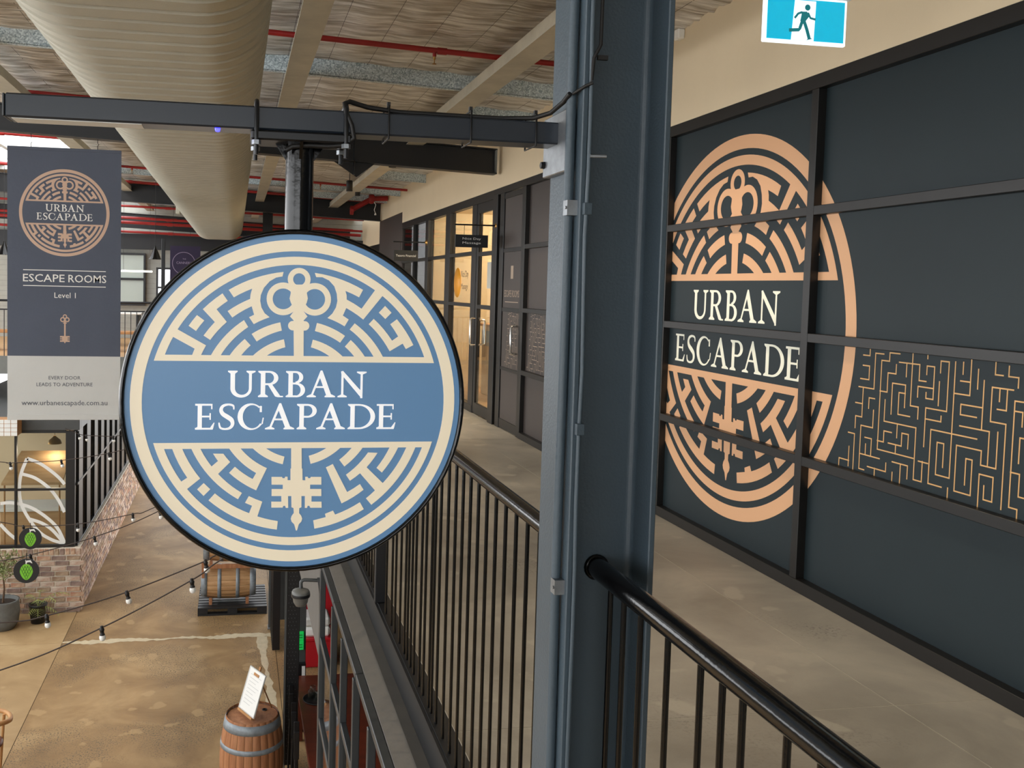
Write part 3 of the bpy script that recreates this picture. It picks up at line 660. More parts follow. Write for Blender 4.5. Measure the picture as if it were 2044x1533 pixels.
# massage shop: glass door and windows, warm room behind
d2 = struct(empty('door_2', (0, 10.40, 0)), 'glass door of the massage shop in a black frame')
for y0, y1, z0, z1 in ((.0, .06, .01, 2.58), (.70, .78, .01, 2.58), (.06, .70, .01, .14), (.06, .70, 1.30, 1.35), (.06, .70, 1.94, 1.99), (.06, .70, 2.46, 2.58)):
    MB().bbox(2.925, 2.965, y0, y1, z0, z1, .003).build('door_rail' if y1-y0 > .1 else 'door_stile', M['frame'], d2)
for z0, z1 in ((.14, 1.30), (1.35, 1.94), (1.99, 2.46)): MB().box(2.940, 2.946, .06, .70, z0, z1).build('pane', M['glass'], d2)
MB().tube([(2.925, .73, 1.18), (2.872, .73, 1.18), (2.86, .73, 1.165), (2.86, .73, .865), (2.872, .73, .85), (2.925, .73, .85)], .013, 10).build('handle', M['chrome'], d2)
MB().tube([(2.955, .66, 1.16), (3.02, .66, 1.16), (3.03, .66, 1.14), (3.03, .66, .88), (3.02, .66, .86), (2.955, .66, .86)], .012, 8).build('handle', M['chrome'], d2)
MB().box(2.937, 2.939, .10, .30, 1.55, 1.86).build('opening_hours', M['weatherboard'], d2)
win3 = struct(empty('window_3', (0, 0, 0)), 'warmly lit massage shop window behind black mullions')
MB().bbox(WX-.004, 3.0, 10.40, 16.43, 2.58, 2.683, .002).build('head_rail', M['frame'], win3)
MB().bbox(WX-.006, 3.0, 11.20, 16.43, .0, .09, .002).build('base_rail', M['frame'], win3)
for y0, y1 in ((11.18, 11.40), (12.62, 12.90), (14.12, 14.32), (15.3, 15.36)): MB().bbox(WX-.002, 3.0, y0, y1, 0, 2.58, .002).build('mullion', M['frame'], win3)
for y0, y1, g in ((11.40, 12.62, 'glass'), (12.90, 14.12, 'glass'), (14.32, 15.3, 'glass_dark'), (15.36, 16.43, 'glass_dark')):
    for z0, z1 in TRANS[:2]: MB().bbox(WX, 3.0, y0, y1, z0, z1, .002).build('transom', M['frame'], win3)
    for z0, z1 in ((.09, 1.31), (1.356, 1.965), (2.012, 2.58)): MB().box(2.955, 2.961, y0, y1, z0, z1).build('pane', M[g], win3)
MB().lathe([(.0, 0), (.20, 0), (.20, -.0015), (0, -.0015)], (2.953, 12.25, 1.62), 32, 'x').build('sun_decal', M['orange'], win3)
text('Nice Day', M['black_ink'], win3, (2.9530, 11.86, 1.72), width=.40, facing='-x', height=.11)
text('Massage', M['black_ink'], win3, (2.9530, 11.86, 1.56), width=.36, facing='-x', height=.10)
for nm, bx, m, l in (('wall_shop_back', (5.4, 5.5, 10.0, 14.3, 0, 2.7), 'warm_wall', 'warm cream back wall of the massage shop'), ('wall_shop_near', (3.0, 5.5, 9.95, 10.05, 0, 2.7), 'warm_wall', 'near side wall of the massage shop'),
                     ('wall_shop_far', (3.02, 5.5, 14.15, 14.25, 0, 2.7), 'warm_wall', 'warm far side wall of the massage shop'), ('floor_shop', (3.0, 5.5, 10.05, 14.15, -.05, 0), 'timber_board', 'timber floor of the massage shop'),
                     ('ceiling_shop', (3.12, 5.5, 10.0, 14.3, 2.7, 2.76), 'warm_wall', 'ceiling of the massage shop'), ('floor_office', (3.0, 5.5, 14.25, 16.43, -.03, 0), 'grey_dark', 'dark floor of the finance office'),
                     ('wall_office_back', (5.4, 5.5, 14.3, 16.43, 0, 2.7), 'grey_dark', 'dark back wall of the finance office'), ('wall_hall_end', (-10, 3.3, 32, 32.2, GZ, -2.3), 'weatherboard', 'pale low end wall of the hall under a gap left open to light the ground')):  # end wall kept low; the gap above is added to light the far ground
    struct(MB().box(*bx).build(nm, M[m]), l)
for yy in (11.2, 13.0):
    t = thing('ceiling_light', 'round warm ceiling light inside the massage shop, '+('nearer the glass door' if yy < 12 else 'farther from the glass door'), 'light', (4.2, yy, 2.70))
    MB().lathe([(.0, -.05), (.16, -.05), (.18, -.02), (.18, 0)], n=24).build('diffuser', M['warm_emit'] if 'warm_emit' in M else M.setdefault('warm_emit', mat('lamp_diffuser', (255, 222, 170), .5, 0, emit=6)), t)
    ld = bpy.data.lights.new('lamp_light', 'POINT'); ld.energy = 44; ld.color = (1, .88, .70); ld.shadow_soft_size = .15
    lo = bpy.data.objects.new('lamp_light', ld); COL.objects.link(lo); lo.parent = t; lo.location = (0, 0, -.14)
t = thing('reception_desk', 'pale timber reception desk behind the massage shop glass', 'desk', (3.9, 12.6, 0))
MB().bbox(-.3, .3, -.7, .7, 0, 1.0, .01).build('desk_body', M['timber_board'], t); MB().bbox(-.35, .35, -.75, .75, 1.0, 1.04, .008).build('desk_top', M['wood'], t)
MB().box(-.31, -.30, -.68, .68, .72, .94).build('desk_panel', M['grey_mid'], t)
t = thing('waiting_bench', 'beige bench inside the massage shop near the glass door', 'bench', (3.6, 11.0, 0))
MB().bbox(-.25, .25, -.35, .35, .38, .46, .02).build('seat', M['timber_board'], t)
for a in (-.2, .2):
    for c in (-.3, .3): MB().box(a-.02, a+.02, c-.02, c+.02, 0, .38).build('leg', M['wood'], t)
DLW = 145

# ------------------------------------------------------------------ steel column with conduits
XL, XR_, YC = .626, .801, 1.736
c = struct(empty('steel_column', (0, 0, 0)), 'blue grey steel column standing at the walkway edge')
MB().bbox(XL, XL+.012, YC-.085, YC+.085, -.32, 3.2, .002).build('flange', M['steel'], c)
MB().bbox(XR_-.012, XR_, YC-.085, YC+.085, -.32, 3.2, .002).build('flange', M['steel'], c)
w_ = MB(); w_.box(XL+.012, XR_-.012, YC-.004, YC+.004, -.32, 3.2)
w_.build('web', M['steel'], c)
for sgn in (1, -1):
    for x0, dx in ((XL+.012, 1), (XR_-.012, -1)):
        pts = [(x0, YC+.004*sgn)] + [(x0+dx*.014*(1-sin(a)), YC+sgn*(.004+.014*(1-cos(a)))) for a in [k*pi/12 for k in range(7)]]
        MB().prism(pts, 'z', -.32, 3.2).build('root_fillet', M['steel'], c)
MB().prism([(XL-.01, -.32), (XR_+.01, -.32), (XR_+.01, -.305), (XL-.01, -.305)], 'y', YC-.1, YC+.1).build('foot_plate', M['steel'], c)
def wob(x, y, z0, z1, n, a):
    return [(x+a*sin(k*1.7), y+a*cos(k*2.3), z0+(z1-z0)*k/n) for k in range(n+1)]
t = thing('electrical_conduit', 'grey conduit pipe running up the side of the steel column', 'conduit', (XL-.010, 1.683, -.1))
MB().tube(wob(0, 0, -.2, 3.2, 16, .0008), .0095, 12).build('pipe', M['steel'], t)
for z in (1.70, .98, 2.9, .25):
    MB().box(-.010, .012, -.022, .0, z+.09, z+.118).build('saddle', M['zinc'], t); sd_ = t.children[-1]
    MB().tube([(-.0105, -.018, z+.104), (-.013, -.018, z+.104)], .003, 8).build('screw', M['zinc'], sd_)
t = thing('thin_cable', 'thin dark cable clipped along the front edge of the steel column', 'cable', (XL+.006, 1.644, 0))
MB().tube(wob(.006, 0, -.1, 2.9, 24, .0015), .0045, 8).build('sheath', M['steel'], t)
MB().tube([(.006, 0, 1.93), (.008, -.004, 1.975), (.022, .0, 2.0), (.026, .004, 2.4), (.028, .004, 2.9)], .0035, 8).build('loop', M['cable'], t)
MB().tube([(-.018, .028, 1.915), (-.004, .0, 1.925), (.008, -.004, 1.93)], .003, 6).build('branch', M['cable'], t)
MB().box(.015, .034, -.008, .0, 1.972, 1.980).build('cable_tie', M['cable'], t)
MB().tube([(.006, -.006, 1.797), (.036, -.010, 1.797)], .0035, 8).build('clip_pin', M['zinc'], t)
for z in (1.69, 1.28): MB().bbox(-.002, .014, -.007, .004, z, z+.022, .001).build('clip', M['steel'], t)

# ------------------------------------------------------------------ sign arm and hanging round sign
BY0, BY1, BZ0, BZ1 = 1.736, 1.800, 1.831, 1.873
arm = thing('sign_arm', 'long charcoal steel box arm bolted to the column above the round sign', 'bracket', (0, 0, 0))
MB().bbox(-.402, .616, BY0, BY1, BZ0, BZ1, .003).build('box_section', M['beam_paint'], arm)
MB().bbox(-.406, -.402, BY0+.001, BY1-.001, BZ0+.001, BZ1-.001, .001).build('end_cap', M['black_satin'], arm)
MB().bbox(.610, XL, 1.690, 1.822, 1.775, 1.892, .002).build('mounting_plate', M['zinc'], arm)
for y, z in ((1.812, 1.80), (1.815, 1.88)): MB().lathe([(.0, -.008), (.007, -.008), (.008, 0)], (.610, y, z), 6, 'x', False).build('bolt', M['black_satin'], arm)
MB().box(-.392, -.170, BY0+.008, BY1-.008, BZ0-.0012, BZ0).build('white_strip', M['white'], arm)
t = thing('indicator_lamp', 'tiny blue indicator lamp under the sign arm', 'lamp', (-.036, 1.752, BZ0))
MB().lathe([(.0, -.006), (.004, -.005), (.005, 0)], n=10).build('lens', mat('blue_lens', (40, 40, 255), .2, 0, emit=6), t)

SC = (.116, 1.329); SR = .303
sg = thing('round_hanging_sign', 'large round blue and cream sign hanging under the steel arm', 'sign', (SC[0], 1.77, SC[1]))
YF = 1.736-1.77
MB().lathe([(0, YF+.004), (.316, YF+.004), (.318, YF+.006), (.318, .034), (0, .034)], n=96, ax='y', smooth=False).build('sign_box', M['black_satin'], sg)
MB().lathe([(0, YF+.003), (.314, YF+.003), (.314, YF+.0045), (0, YF+.0045)], n=96, ax='y', smooth=False).build('sign_face', M['sign_blue'], sg); sface = sg.children[-1]
prof = [(.313, YF+.005), (.3135, YF-.001), (.316, YF-.004), (.320, YF-.003), (.3225, YF+.002), (.3225, YF+.018), (.318, YF+.02)]
MB().lathe(prof, n=96, ax='y').build('bezel', M['black_gloss'], sg)
flat(EMB, lambda u, v, i: (u*SR, YF+.0024-1e-6*i, v*SR), 'emblem', M['sign_cream'], sface)['label'] = 'cream maze and key emblem'
flat(NAM, lambda u, v, i: (u*SR, YF+.0022-1e-6*i, v*SR), 'shop_name', M['sign_white'], sface)['label'] = 'white serif shop name'
pole = MB().tube([(0, 0, .317), (0, 0, .482)], .0265, 28).build('pole', M['black_gloss'], sg)
# spigot plate, U-bolts and nuts holding the pole to the arm
MB().bbox(-.092, .092, -.045, .045, .482, .4995, .003).build('top_plate', M['black_satin'], sg)
for a in (0, pi/2, pi, 3*pi/2):
    MB().prism([(.026, .452), (.046, .482), (.026, .482)], 'y', -.003, .003).build('gusset', M['black_gloss'], sg).rotation_euler.z = a
for x in (-.082, .082):
    for y in (-.042, .042):
        MB().tube([(x, y, .455), (x, y, .50)], .004, 8).build('stud', M['black_satin'], sg)
        MB().lathe([(.0, -.004), (.0085, -.004), (.0085, .004), (0, .004)], (x, y, .477), 6, 'z', False).build('nut', M['zinc'], sg)
    MB().tube([(x, -.042, .48), (x, -.042, .545), (x, -.036, .552), (x, .036, .552), (x, .042, .545), (x, .042, .48)], .0045, 8).build('u_bolt', M['black_satin'], sg)

t = thing('power_cable', 'black power cable strapped along the top of the sign arm', 'cable', (0, 0, 0))
MB().tube([(.088, 1.741, 1.796), (.10, 1.738, 1.803), (.13, 1.737, 1.806), (.165, 1.737, 1.806), (.195, 1.734, 1.809), (.213, 1.728, 1.822), (.208, 1.728, 1.845), (.197, 1.729, 1.868), (.195, 1.735, 1.886), (.205, 1.742, 1.891),
           (.24, 1.75, 1.884), (.30, 1.752, 1.8785), (.40, 1.75, 1.8775), (.50, 1.752, 1.8775), (.56, 1.74, 1.879), (.588, 1.72, 1.887), (.603, 1.692, 1.903), (.608, 1.672, 1.915)], .0048, 8).build('sheath', M['cable'], t)
for x in (.2785, .4365, .565):
    u = thing('cable_tie', 'black cable tie around the sign arm, '+{.2785: 'nearest the round sign', .4365: 'in the middle of the arm', .565: 'nearest the column'}[x], 'cable tie', (x, 1.768, 1.852), 'cable ties on the sign arm')
    MB().tube([(0, -.0345, -.026), (0, -.0345, .034), (0, .0345, .034), (0, .0345, -.026), (0, -.0345, -.026)], .0019, 6).build('strap', M['cable'], u)
    MB().box(-.003, .003, -.03, -.022, .034, .042).build('tie_head', M['cable'], u)

# ------------------------------------------------------------------ railings
def railing(name, label, y0, y1, ys, post=None):
    r = thing(name, label, 'railing', (.717, 0, 0))
    MB().tube([(0, y0, 1.0), (0, (y0+y1)/2, 1.0), (0, y1, 1.0)], .021, 20).build('handrail', M['black_gloss'], r)
    me = MB().tube([(0, 0, .012), (0, 0, .985)], .0056, 8).mesh('baluster', M['black_gloss'])
    for y in ys:
        o_ = at(r, me, 'baluster', r, (0, y, 0))
    return r
meas = [1.655, 1.593, 1.52, 1.415, 1.304, 1.239, 1.183, 1.075, 1.003]
ys = meas + [1.003-.092*k for k in range(1, 22)]
r1 = railing('railing', 'black railing in the right foreground ending at the steel column', -1.2, YC-.004, ys)
MB().lathe([(.022, -.004), (.026, -.002), (.026, .001)], (0, YC-.006, 1.0), 20, 'y').build('weld_collar', M['black_gloss'], r1)
meas = [4.229, 4.077, 3.986, 3.865, 3.751, 3.688, 3.614, 3.541, 3.431, 3.353, 3.252, 3.204, 3.124, 3.015, 2.913]
ys = meas + [2.913-.093*k for k in range(1, 12)] + [4.52+.093*k for k in range(0, 140)]
r2 = railing('railing', 'black railing running away behind the round sign', YC+.004, 17.9, ys)
for y in (4.40, 8.2, 12.0, 15.8): MB().bbox(-.03, .03, y-.018, y+.018, .012, .985, .003).build('post', M['black_satin'], r2)

# ------------------------------------------------------------------ exit sign, blade signs, sensor
e = thing('exit_sign', 'turquoise running man exit sign hanging near the cream wall', 'sign', (2.20, 3.40, 2.62))
MB().bbox(-.178, .178, .004, .022, -.078, .100, .003).build('light_panel', M['exit_white'], e); lp = e.children[-1]
MB().box(-.166, .166, .0020, .0042, -.066, .092).build('panel_print', M['exit_blue'], lp)
MB().add([(-.062, .0014, -.066), (.036, .0014, -.066), (.040, .0014, .088), (-.052, .0014, .088)], [(0, 1, 2, 3)]).build('doorway_print', M['exit_white'], lp)
man = [[(.004+.012*cos(2*pi*k/16), .062+.012*sin(2*pi*k/16)) for k in range(16)]]
def limb(p, w): return ribbon(p, [w]*len(p))
man += [[(-.020, .045), (.002, .046), (.014, .030), (-.006, .004), (-.026, .008), (-.022, .028)]]
man += limb([(-.018, .043), (-.036, .036), (-.050, .018)], .009) + limb([(.006, .042), (.018, .022), (.040, .018)], .009)
man += limb([(-.016, .010), (-.026, -.020), (-.030, -.026), (-.072, -.030)], .013) + limb([(-.008, .006), (.004, -.022), (.016, -.056)], .014)
man += [[(.004, -.064), (.030, -.058), (.016, -.052)]]
flat(man, lambda u, v, i: (u, .0010-1e-6*i, v), 'running_man', M['exit_dark'], lp)
MB().bbox(-.19, .19, -.012, .05, .100, .165, .006).build('housing', M['white'], e)
for x in (-.12, .12): MB().tube([(x, .018, .165), (x, .018, roofz(2.2)-2.62-.02)], .006, 8).build('suspension_rod', M['white'], e)

def blade(label, x0, x1, y, z0, z1, zr, lines, loc_cat='sign'):
    t = thing('hanging_blade_sign', label, 'sign', ((x0+x1)/2, y, z0)); hw = (x1-x0)/2; h = z1-z0
    MB().bbox(-hw, hw, -.012, .012, 0, h, .002).build('board', M['frame_board'], t)
    n = len(lines)
    for i, s_ in enumerate(lines):
        text(s_, M['white'], t, (0, -.0126, h*(1-(i+1)/(n+1)) if n > 1 else h*.5), width=hw*2*(.56 if n > 1 else .82), height=None if n == 1 else h*.23)
    MB().tube([(-hw-.01, 0, zr-z0), (WX-.004-(x0+x1)/2, 0, zr-z0)], .009, 8).build('bracket_rod', M['black_satin'], t)
    MB().lathe([(.0, -.03), (.02, -.03), (.035, -.008), (.045, 0)], (WX-.002-(x0+x1)/2, 0, zr-z0), 16, 'x').build('wall_rose', M['brass'], t)
    for x in (-hw*.45, hw*.62): MB().tube([(x, 0, h), (x, 0, zr-z0)], .003, 6).build('hanger', M['cable'], t)
    return t
M['frame_board'] = mat('black_sign_board', (26, 28, 30), .5, 0)
blade('black hanging sign of the massage shop on a wall bracket', 2.43, 2.81, 10.25, 2.009, 2.150, 2.262, ('Nice Day', 'Massage'))
blade('small black hanging sign of the finance office beyond the massage shop', 2.40, 2.78, 14.2, 1.946, 2.11, 2.24, ('Tesoro Financial',))
t = thing('wall_sensor', 'small white sensor on the cream wall behind the steel column', 'sensor', (WX, 5.9, 3.235))
MB().bbox(-.05, -.0, -.035, .035, 0, .07, .008).build('sensor_body', M['white'], t); MB().box(-.03, 0, -.02, .02, .07, .085).build('bracket', M['zinc'], t)

# ------------------------------------------------------------------ fabric duct
dx0, dx1, dz0, dz1, rx, rz_ = -.875, .128, 2.50, 2.955, .28, .225
prof = []
for cx, cz, a0 in ((dx1-rx, dz0+rz_, -90), (dx1-rx, dz1-rz_, 0), (dx0+rx, dz1-rz_, 90), (dx0+rx, dz0+rz_, 180)):
    for k in range(10): a = radians(a0+90*k/9); prof.append((cx+rx*cos(a), cz+rz_*sin(a), cos(a), sin(a)))
dt = thing('air_duct', 'long ribbed grey fabric air duct hanging under the roof', 'duct', (0, 0, 0))
vs = []; fs = []; n = len(prof); rings = []
y = 1.5
while y < 20.9:
    rings += [(y, 0.0), (y+.020, .0028), (y+.040, .0), (y+.060, .0028), (y+.080, .0), (y+.100, .0028), (y+.118, .0), (y+.128, -.004), (y+.132, .008), (y+.139, .008), (y+.142, -.004)]; y += .150
for (y, d) in rings:
    for px, pz, nx, nz in prof: vs.append((px+nx*d, y, pz+nz*d))
for i in range(len(rings)-1):
    for k in range(n): k2 = (k+1) % n; fs.append((i*n+k, (i+1)*n+k, (i+1)*n+k2, i*n+k2))
b = MB().add(vs, fs, True); yl = rings[-1][0]
b.add([(p[0], yl, p[1]) for p in prof], [tuple(range(n))])
b.build('duct_sleeve', M['duct'], dt)
for y in (4.2, 8.4, 12.6, 16.8, 20.2):
    for x in (-.6, -.1): MB().tube([(x, y, dz1), (x, y, roofz(x)-.02)], .003, 6).build('hanger_wire', M['cable'], dt)
MB().bbox(-.93, -.87, 14.9, 15.1, 2.60, 2.72, .004).build('side_tab', M['duct'], dt)

# ------------------------------------------------------------------ red sprinkler pipes
def pipe(label, y, x0, x1, drop, r, heads=(), y1=None):
    p = thing('sprinkler_pipe', label, 'pipe', (0, y, 0))
    MB().tube([(x0, 0, roofz(x0)-drop), (x1, (y1 or y)-y, roofz(x1)-drop)], r, 12).build('pipe', M['red'], p)
    for x in heads:
        z = roofz(x)-drop
        te = MB().tube([(x, 0, z), (x, 0, z-.045)], r*.7, 8).build('tee', M['red'], p)
        MB().lathe([(.009, 0), (.009, -.02), (.004, -.024), (.004, -.05), (.016, -.052), (.016, -.056), (0, -.056)], (x, 0, z-.045), 10).build('sprinkler_head', M['brass'], te)
    for x in (x0+.3, (x0+x1)/2+.2):
        z = roofz(x)-drop; MB().tube([(x-.035, 0, z), (x+.035, 0, z-.0015)], r*1.25, 12).build('coupling', M['red'], p)
    return p
pipe('red sprinkler pipe crossing the foil roof nearest the viewer', 6.80, -.35, 2.90, .105, .021, (1.42,))
pipe('red sprinkler pipe just above the dark roof beam', 9.98, -2.98, 2.90, .12, .021, (-1.62, .2))
pipe('thin red sprinkler pipe halfway down the roof', 15.9, -2.3, 2.90, .12, .021, (-1.7, 1.4))
pipe('red sprinkler pipe before the deep far beam', 18.5, -2.3, 2.90, .11, .026, (-1.3,))
for k, (yy, zz, rd) in enumerate(((21.4, 3.18, .026), (21.6, 2.93, .026), (21.9, 2.85, .036), (22.3, 2.66, .03), (23.4, 3.05, .03))):
    p = thing('sprinkler_pipe', ('upper thin', 'second', 'thick lower', 'far low', 'farthest')[k]+' red pipe in the bundle beyond the deep far beam', 'pipe', (0, yy, zz))
    MB().tube([(-7, 0, .12), (2.9, 0, -.12)], rd, 10).build('pipe', M['red'], p)
    for x in (-4.2, -1.5, 1.6): MB().tube([(x-.06, 0, .12-.24*(x+7)/9.9), (x+.06, 0, .12-.24*(x+7)/9.9)], rd*1.25, 10).build('coupling', M['red'], p)
p = thing('sprinkler_valve', 'red branch pipe with a flanged valve near the far cream wall', 'pipe', (0, 0, 0))
MB().tube([(2.18, 18, 3.0), (2.52, 18, 3.20), (2.60, 18, 3.24), (2.90, 18, 3.255)], .05, 12).build('pipe', M['red'], p)
MB().lathe([(.09, -.03), (.09, .03)], (2.20, 18, 3.0), 14, 'x').build('flange', M['red'], p); MB().lathe([(.085, -.05), (.10, 0), (.085, .05)], (2.58, 18, 3.235), 14, 'x').build('valve_body', M['red'], p)
MB().tube([(2.60, 17.95, 3.2), (2.66, 17.94, 3.12), (2.63, 17.94, 3.02), (2.655, 17.94, 2.95)], .007, 6).build('drain_wire', M['white'], p)
MB().lathe([(.0, .03), (.02, 0), (.02, -.02), (0, -.02)], (2.655, 17.94, 2.94), 8).build('plug', M['white'], p)

# ------------------------------------------------------------------ downlights
DL = [(1.55, 13.0, 2.86, 'far one beside the red valve'), (1.82, 11.0, 2.96, 'middle one beyond the dark beam'), (2.0, 8.45, 3.12, 'above the sign arm'),
      (2.0, 5.2, 3.12, 'hidden above the steel column'), (2.0, 2.2, 3.12, 'over the walkway just in front of the viewer'), (2.0, -1.0, 3.12, 'over the walkway behind the viewer'), (2.0, 15.6, 3.05, 'farthest, near the brown cladding')]
M['lens'] = mat('downlight_lens', (255, 240, 214), .4, 0, emit=2.5)
for k, (x, y, z, l) in enumerate(DL):
    t = thing('downlight', 'black can downlight under the roof, '+l, 'light', (x, y, z), 'can downlights')
    MB().lathe([(.040, 0), (.045, .0), (.045, .14), (.038, .15), (0, .15)], n=16).build('can', M['black_satin'], t)
    MB().lathe([(0, .006), (.040, .006)], n=16).build('lens', M['lens'], t)
    MB().tube([(0, 0, .15), (0, 0, roofz(x)-.04-z)], .006, 6).build('stem', M['black_satin'], t)
    ld = bpy.data.lights.new('lamp_light', 'SPOT'); ld.energy = DLW; ld.color = (1, .86, .68); ld.spot_size = radians(110); ld.spot_blend = .9; ld.shadow_soft_size = .04
    lo = bpy.data.objects.new('lamp_light', ld); COL.objects.link(lo); lo.parent = t; lo.location = (0, 0, -.004)

# ------------------------------------------------------------------ slate banner
bn = thing('hanging_banner', 'slate escape rooms banner hanging from the dark roof beam', 'banner', (-1.766, 10.2, .073))
BW, BH, BS = .568, 2.828, .663
def banner_y(x, z): return .010*sin(x*6+z*1.2)*(.35+.65*(z/BH)*0+.2) + .006*sin(z*2.1)
def cloth(z0, z1, name, m):
    b = MB(); nx, nz = 24, 24; vs = []
    for s_ in (0, 1):
        for j in range(nz+1):
            for i in range(nx+1): x = -BW+2*BW*i/nx; z = z0+(z1-z0)*j/nz; vs.append((x, s_*.003, z))
    N = (nx+1)*(nz+1); fs = []
    for j in range(nz):
        for i in range(nx): a = j*(nx+1)+i; fs += [(a, a+1, a+nx+2, a+nx+1), (N+a, N+a+nx+1, N+a+nx+2, N+a+1)]
    b.add(vs, fs, True); return b.build(name, m, bn)
sl = cloth(BS, BH, 'slate_cloth', M['banner']); pc = cloth(.0, BS, 'pale_cloth', M['banner_grey'])
MB().bbox(-BW, BW, -.008, .012, BH-.03, BH+.004, .004).build('top_hem', M['banner'], bn); MB().bbox(-BW, BW, -.008, .012, -.012, .05, .004).build('bottom_hem', M['banner_grey'], bn)
flat(EMB, lambda u, v, i: (u*.452-.001, -.0010-1e-6*i, v*.452+2.162), 'emblem', M['banner_copper'], sl)['label'] = 'copper maze and key emblem'
flat(NAM, lambda u, v, i: (u*.452-.001, -.0012-1e-6*i, v*.452+2.162), 'shop_name', M['banner_white'], sl)
for z in (1.562, 1.398): MB().box(-.412, .416, -.0014, -.0006, z-.004, z+.004).build('rule', M['banner_white'], sl)
text('ESCAPE', M['banner_white'], sl, (-.2065, -.0015, 1.480), width=.414, bold=.0004, height=.080)
text('ROOMS', M['banner_white'], sl, (.230, -.0015, 1.480), width=.383, bold=.0004, height=.080)
text('Level 1', M['banner_white'], sl, (.006, -.0015, 1.303), width=.214)
flat(small_key_polys(), lambda u, v, i: (u*.135+.005, -.0012-1e-6*i, v*.147+.957), 'key_print', M['banner_copper'], sl)
text('EVERY DOOR', M['banner_ink'], pc, (.004, -.0015, .435), width=.321)
text('LEADS TO ADVENTURE', M['banner_ink'], pc, (.004, -.0015, .364), width=.566)
text('www.urbanescapade.com.au', M['banner_ink'], pc, (.006, -.0015, .162), width=.867)
for x in (-.335, .327):
    MB().tube([(x, 0, BH), (x, 0, BH+.04), (x+.012, 0, BH+.055), (x, 0, BH+.07), (x, 0, BH+.14)], .004, 6).build('hook', M['cable'], bn)

# ------------------------------------------------------------------ lower shopfront under the walkway edge
SX = .55
M['bar_frame'] = mat('charcoal_bar_frame', (54, 57, 59), .42, 0, var=.08)
M['fascia'] = mat('grey_fascia_board', (94, 91, 87), .6, 0, var=.06)
ls = struct(empty('window_4', (0, 0, 0)), 'charcoal framed bar front below the walkway with a grey flashing on top')
MB().prism([(.575, -.135), (.643, -.118), (.690, -.122), (.690, -.16), (.575, -.16)], 'y', -9, 18.0).build('flashing', M['grey_cap'], ls)
for y0, y1 in ((2.1, 3.03), (3.04, 3.93), (3.94, 4.85), (4.86, 5.55), (5.56, 9.9)): MB().bbox(.538, .574, y0, y1, -.175, -.142, .003).build('gutter_rail', M['bar_frame'], ls)
for y in (5.53, 4.86, 4.41, 3.95, 3.49, 3.03, 2.57, 2.11): MB().bbox(SX-.022, SX+.012, y-(.03 if y > 5.5 else .016), y+(.03 if y > 5.5 else .016), GZ, -.17, .003).build('mullion', M['bar_frame'], ls)
MULL = [5.53, 4.86, 4.41, 3.95, 3.49, 3.03, 2.57, 2.11]
for a, b_ in zip(MULL[1:], MULL[:-1]):
    for z in (-.60, -1.10, -2.2): MB().bbox(SX-.018, SX+.010, a+.016, b_-.016, z-.02, z+.02, .002).build('transom', M['bar_frame'], ls)
    for z0, z1 in ((-1.08, -.62), (-2.18, -1.12), (GZ+.06, -2.22)): MB().box(SX-.003, SX+.003, a+.016, b_-.016, z0, z1).build('pane', M['glass'], ls)
MB().bbox(SX-.02, SX+.01, 2.1, 5.5, GZ, GZ+.06, .002).build('sill', M['bar_frame'], ls)
MB().box(SX-.012, SX+.012, 5.56, 15.0, -.76, -.16).build('fascia', M['fascia'], ls)
# bar room under the walkway
br = struct(empty('wall_lower_room', (0, 0, GZ)), 'dim bar room under the walkway')
MB().box(3.2, 3.3, -9, 18, 0, 3.6).build('back_wall', M['grey_dark'], br)
MB().box(.7, 3.3, 14.9, 15.0, 0, 3.6).build('end_wall', M['grey_dark'], br)
MB().box(.72, 3.2, -9, 18, 3.52, 3.58).build('soffit', M['grey_dark'], br)
# folded perforated door leaves
for k, (y, x1) in enumerate(((10.2, .755), (10.42, .74))):
    t = thing('folding_door_leaf', 'black perforated folding leaf, '+('nearest to the menu barrel' if k == 0 else 'second behind the front leaf'), 'door', (.60, y, GZ), 'folded door leaves')
    MB().box(.012, x1-.612, -.004, .004, .05, 3.1).build('perforated_sheet', M['perf'], t); ps_ = t.children[-1]
    MB().bbox(0, .012, -.012, .012, 0, 3.15, .002).build('stile', M['grey_dark'], t); MB().bbox(x1-.612, x1-.60, -.012, .012, 0, 3.15, .002).build('stile', M['black_satin'], t)
    dots = MB()
    for i in range(70):
        for j in range(3): dots.lathe([(0, -.0003), (.003, 0)], (.03+j*.035+(i % 2)*.017, -.0045, .1+i*.043), 6, 'y')
    tag(dots.build('perforation', M['zinc'], ps_), kind='stuff')
# slatted black screen along the aisle
sc = thing('slatted_screen', 'black vertical slat screen standing along the aisle beside the barrels', 'screen', (.62, 0, GZ))
me = MB().bbox(-.055, .055, -.012, .012, .02, 2.9, .002).mesh('slat', M['black_satin'])
for k in range(9): at(sc, me, 'slat', sc, (.04, 13.60+k*.095, 0))
MB().bbox(.02, .06, 13.55, 14.6, 2.9, 2.96, .003).build('top_rail', M['grey_dark'], sc)
MB().bbox(-.04, .03, 14.52, 14.62, 0, 2.96, .004).build('end_post', M['grey_dark'], sc)
MB().bbox(-.05, .05, 14.48, 14.66, 0, .02, .003).build('foot_plate', M['zinc'], sc)
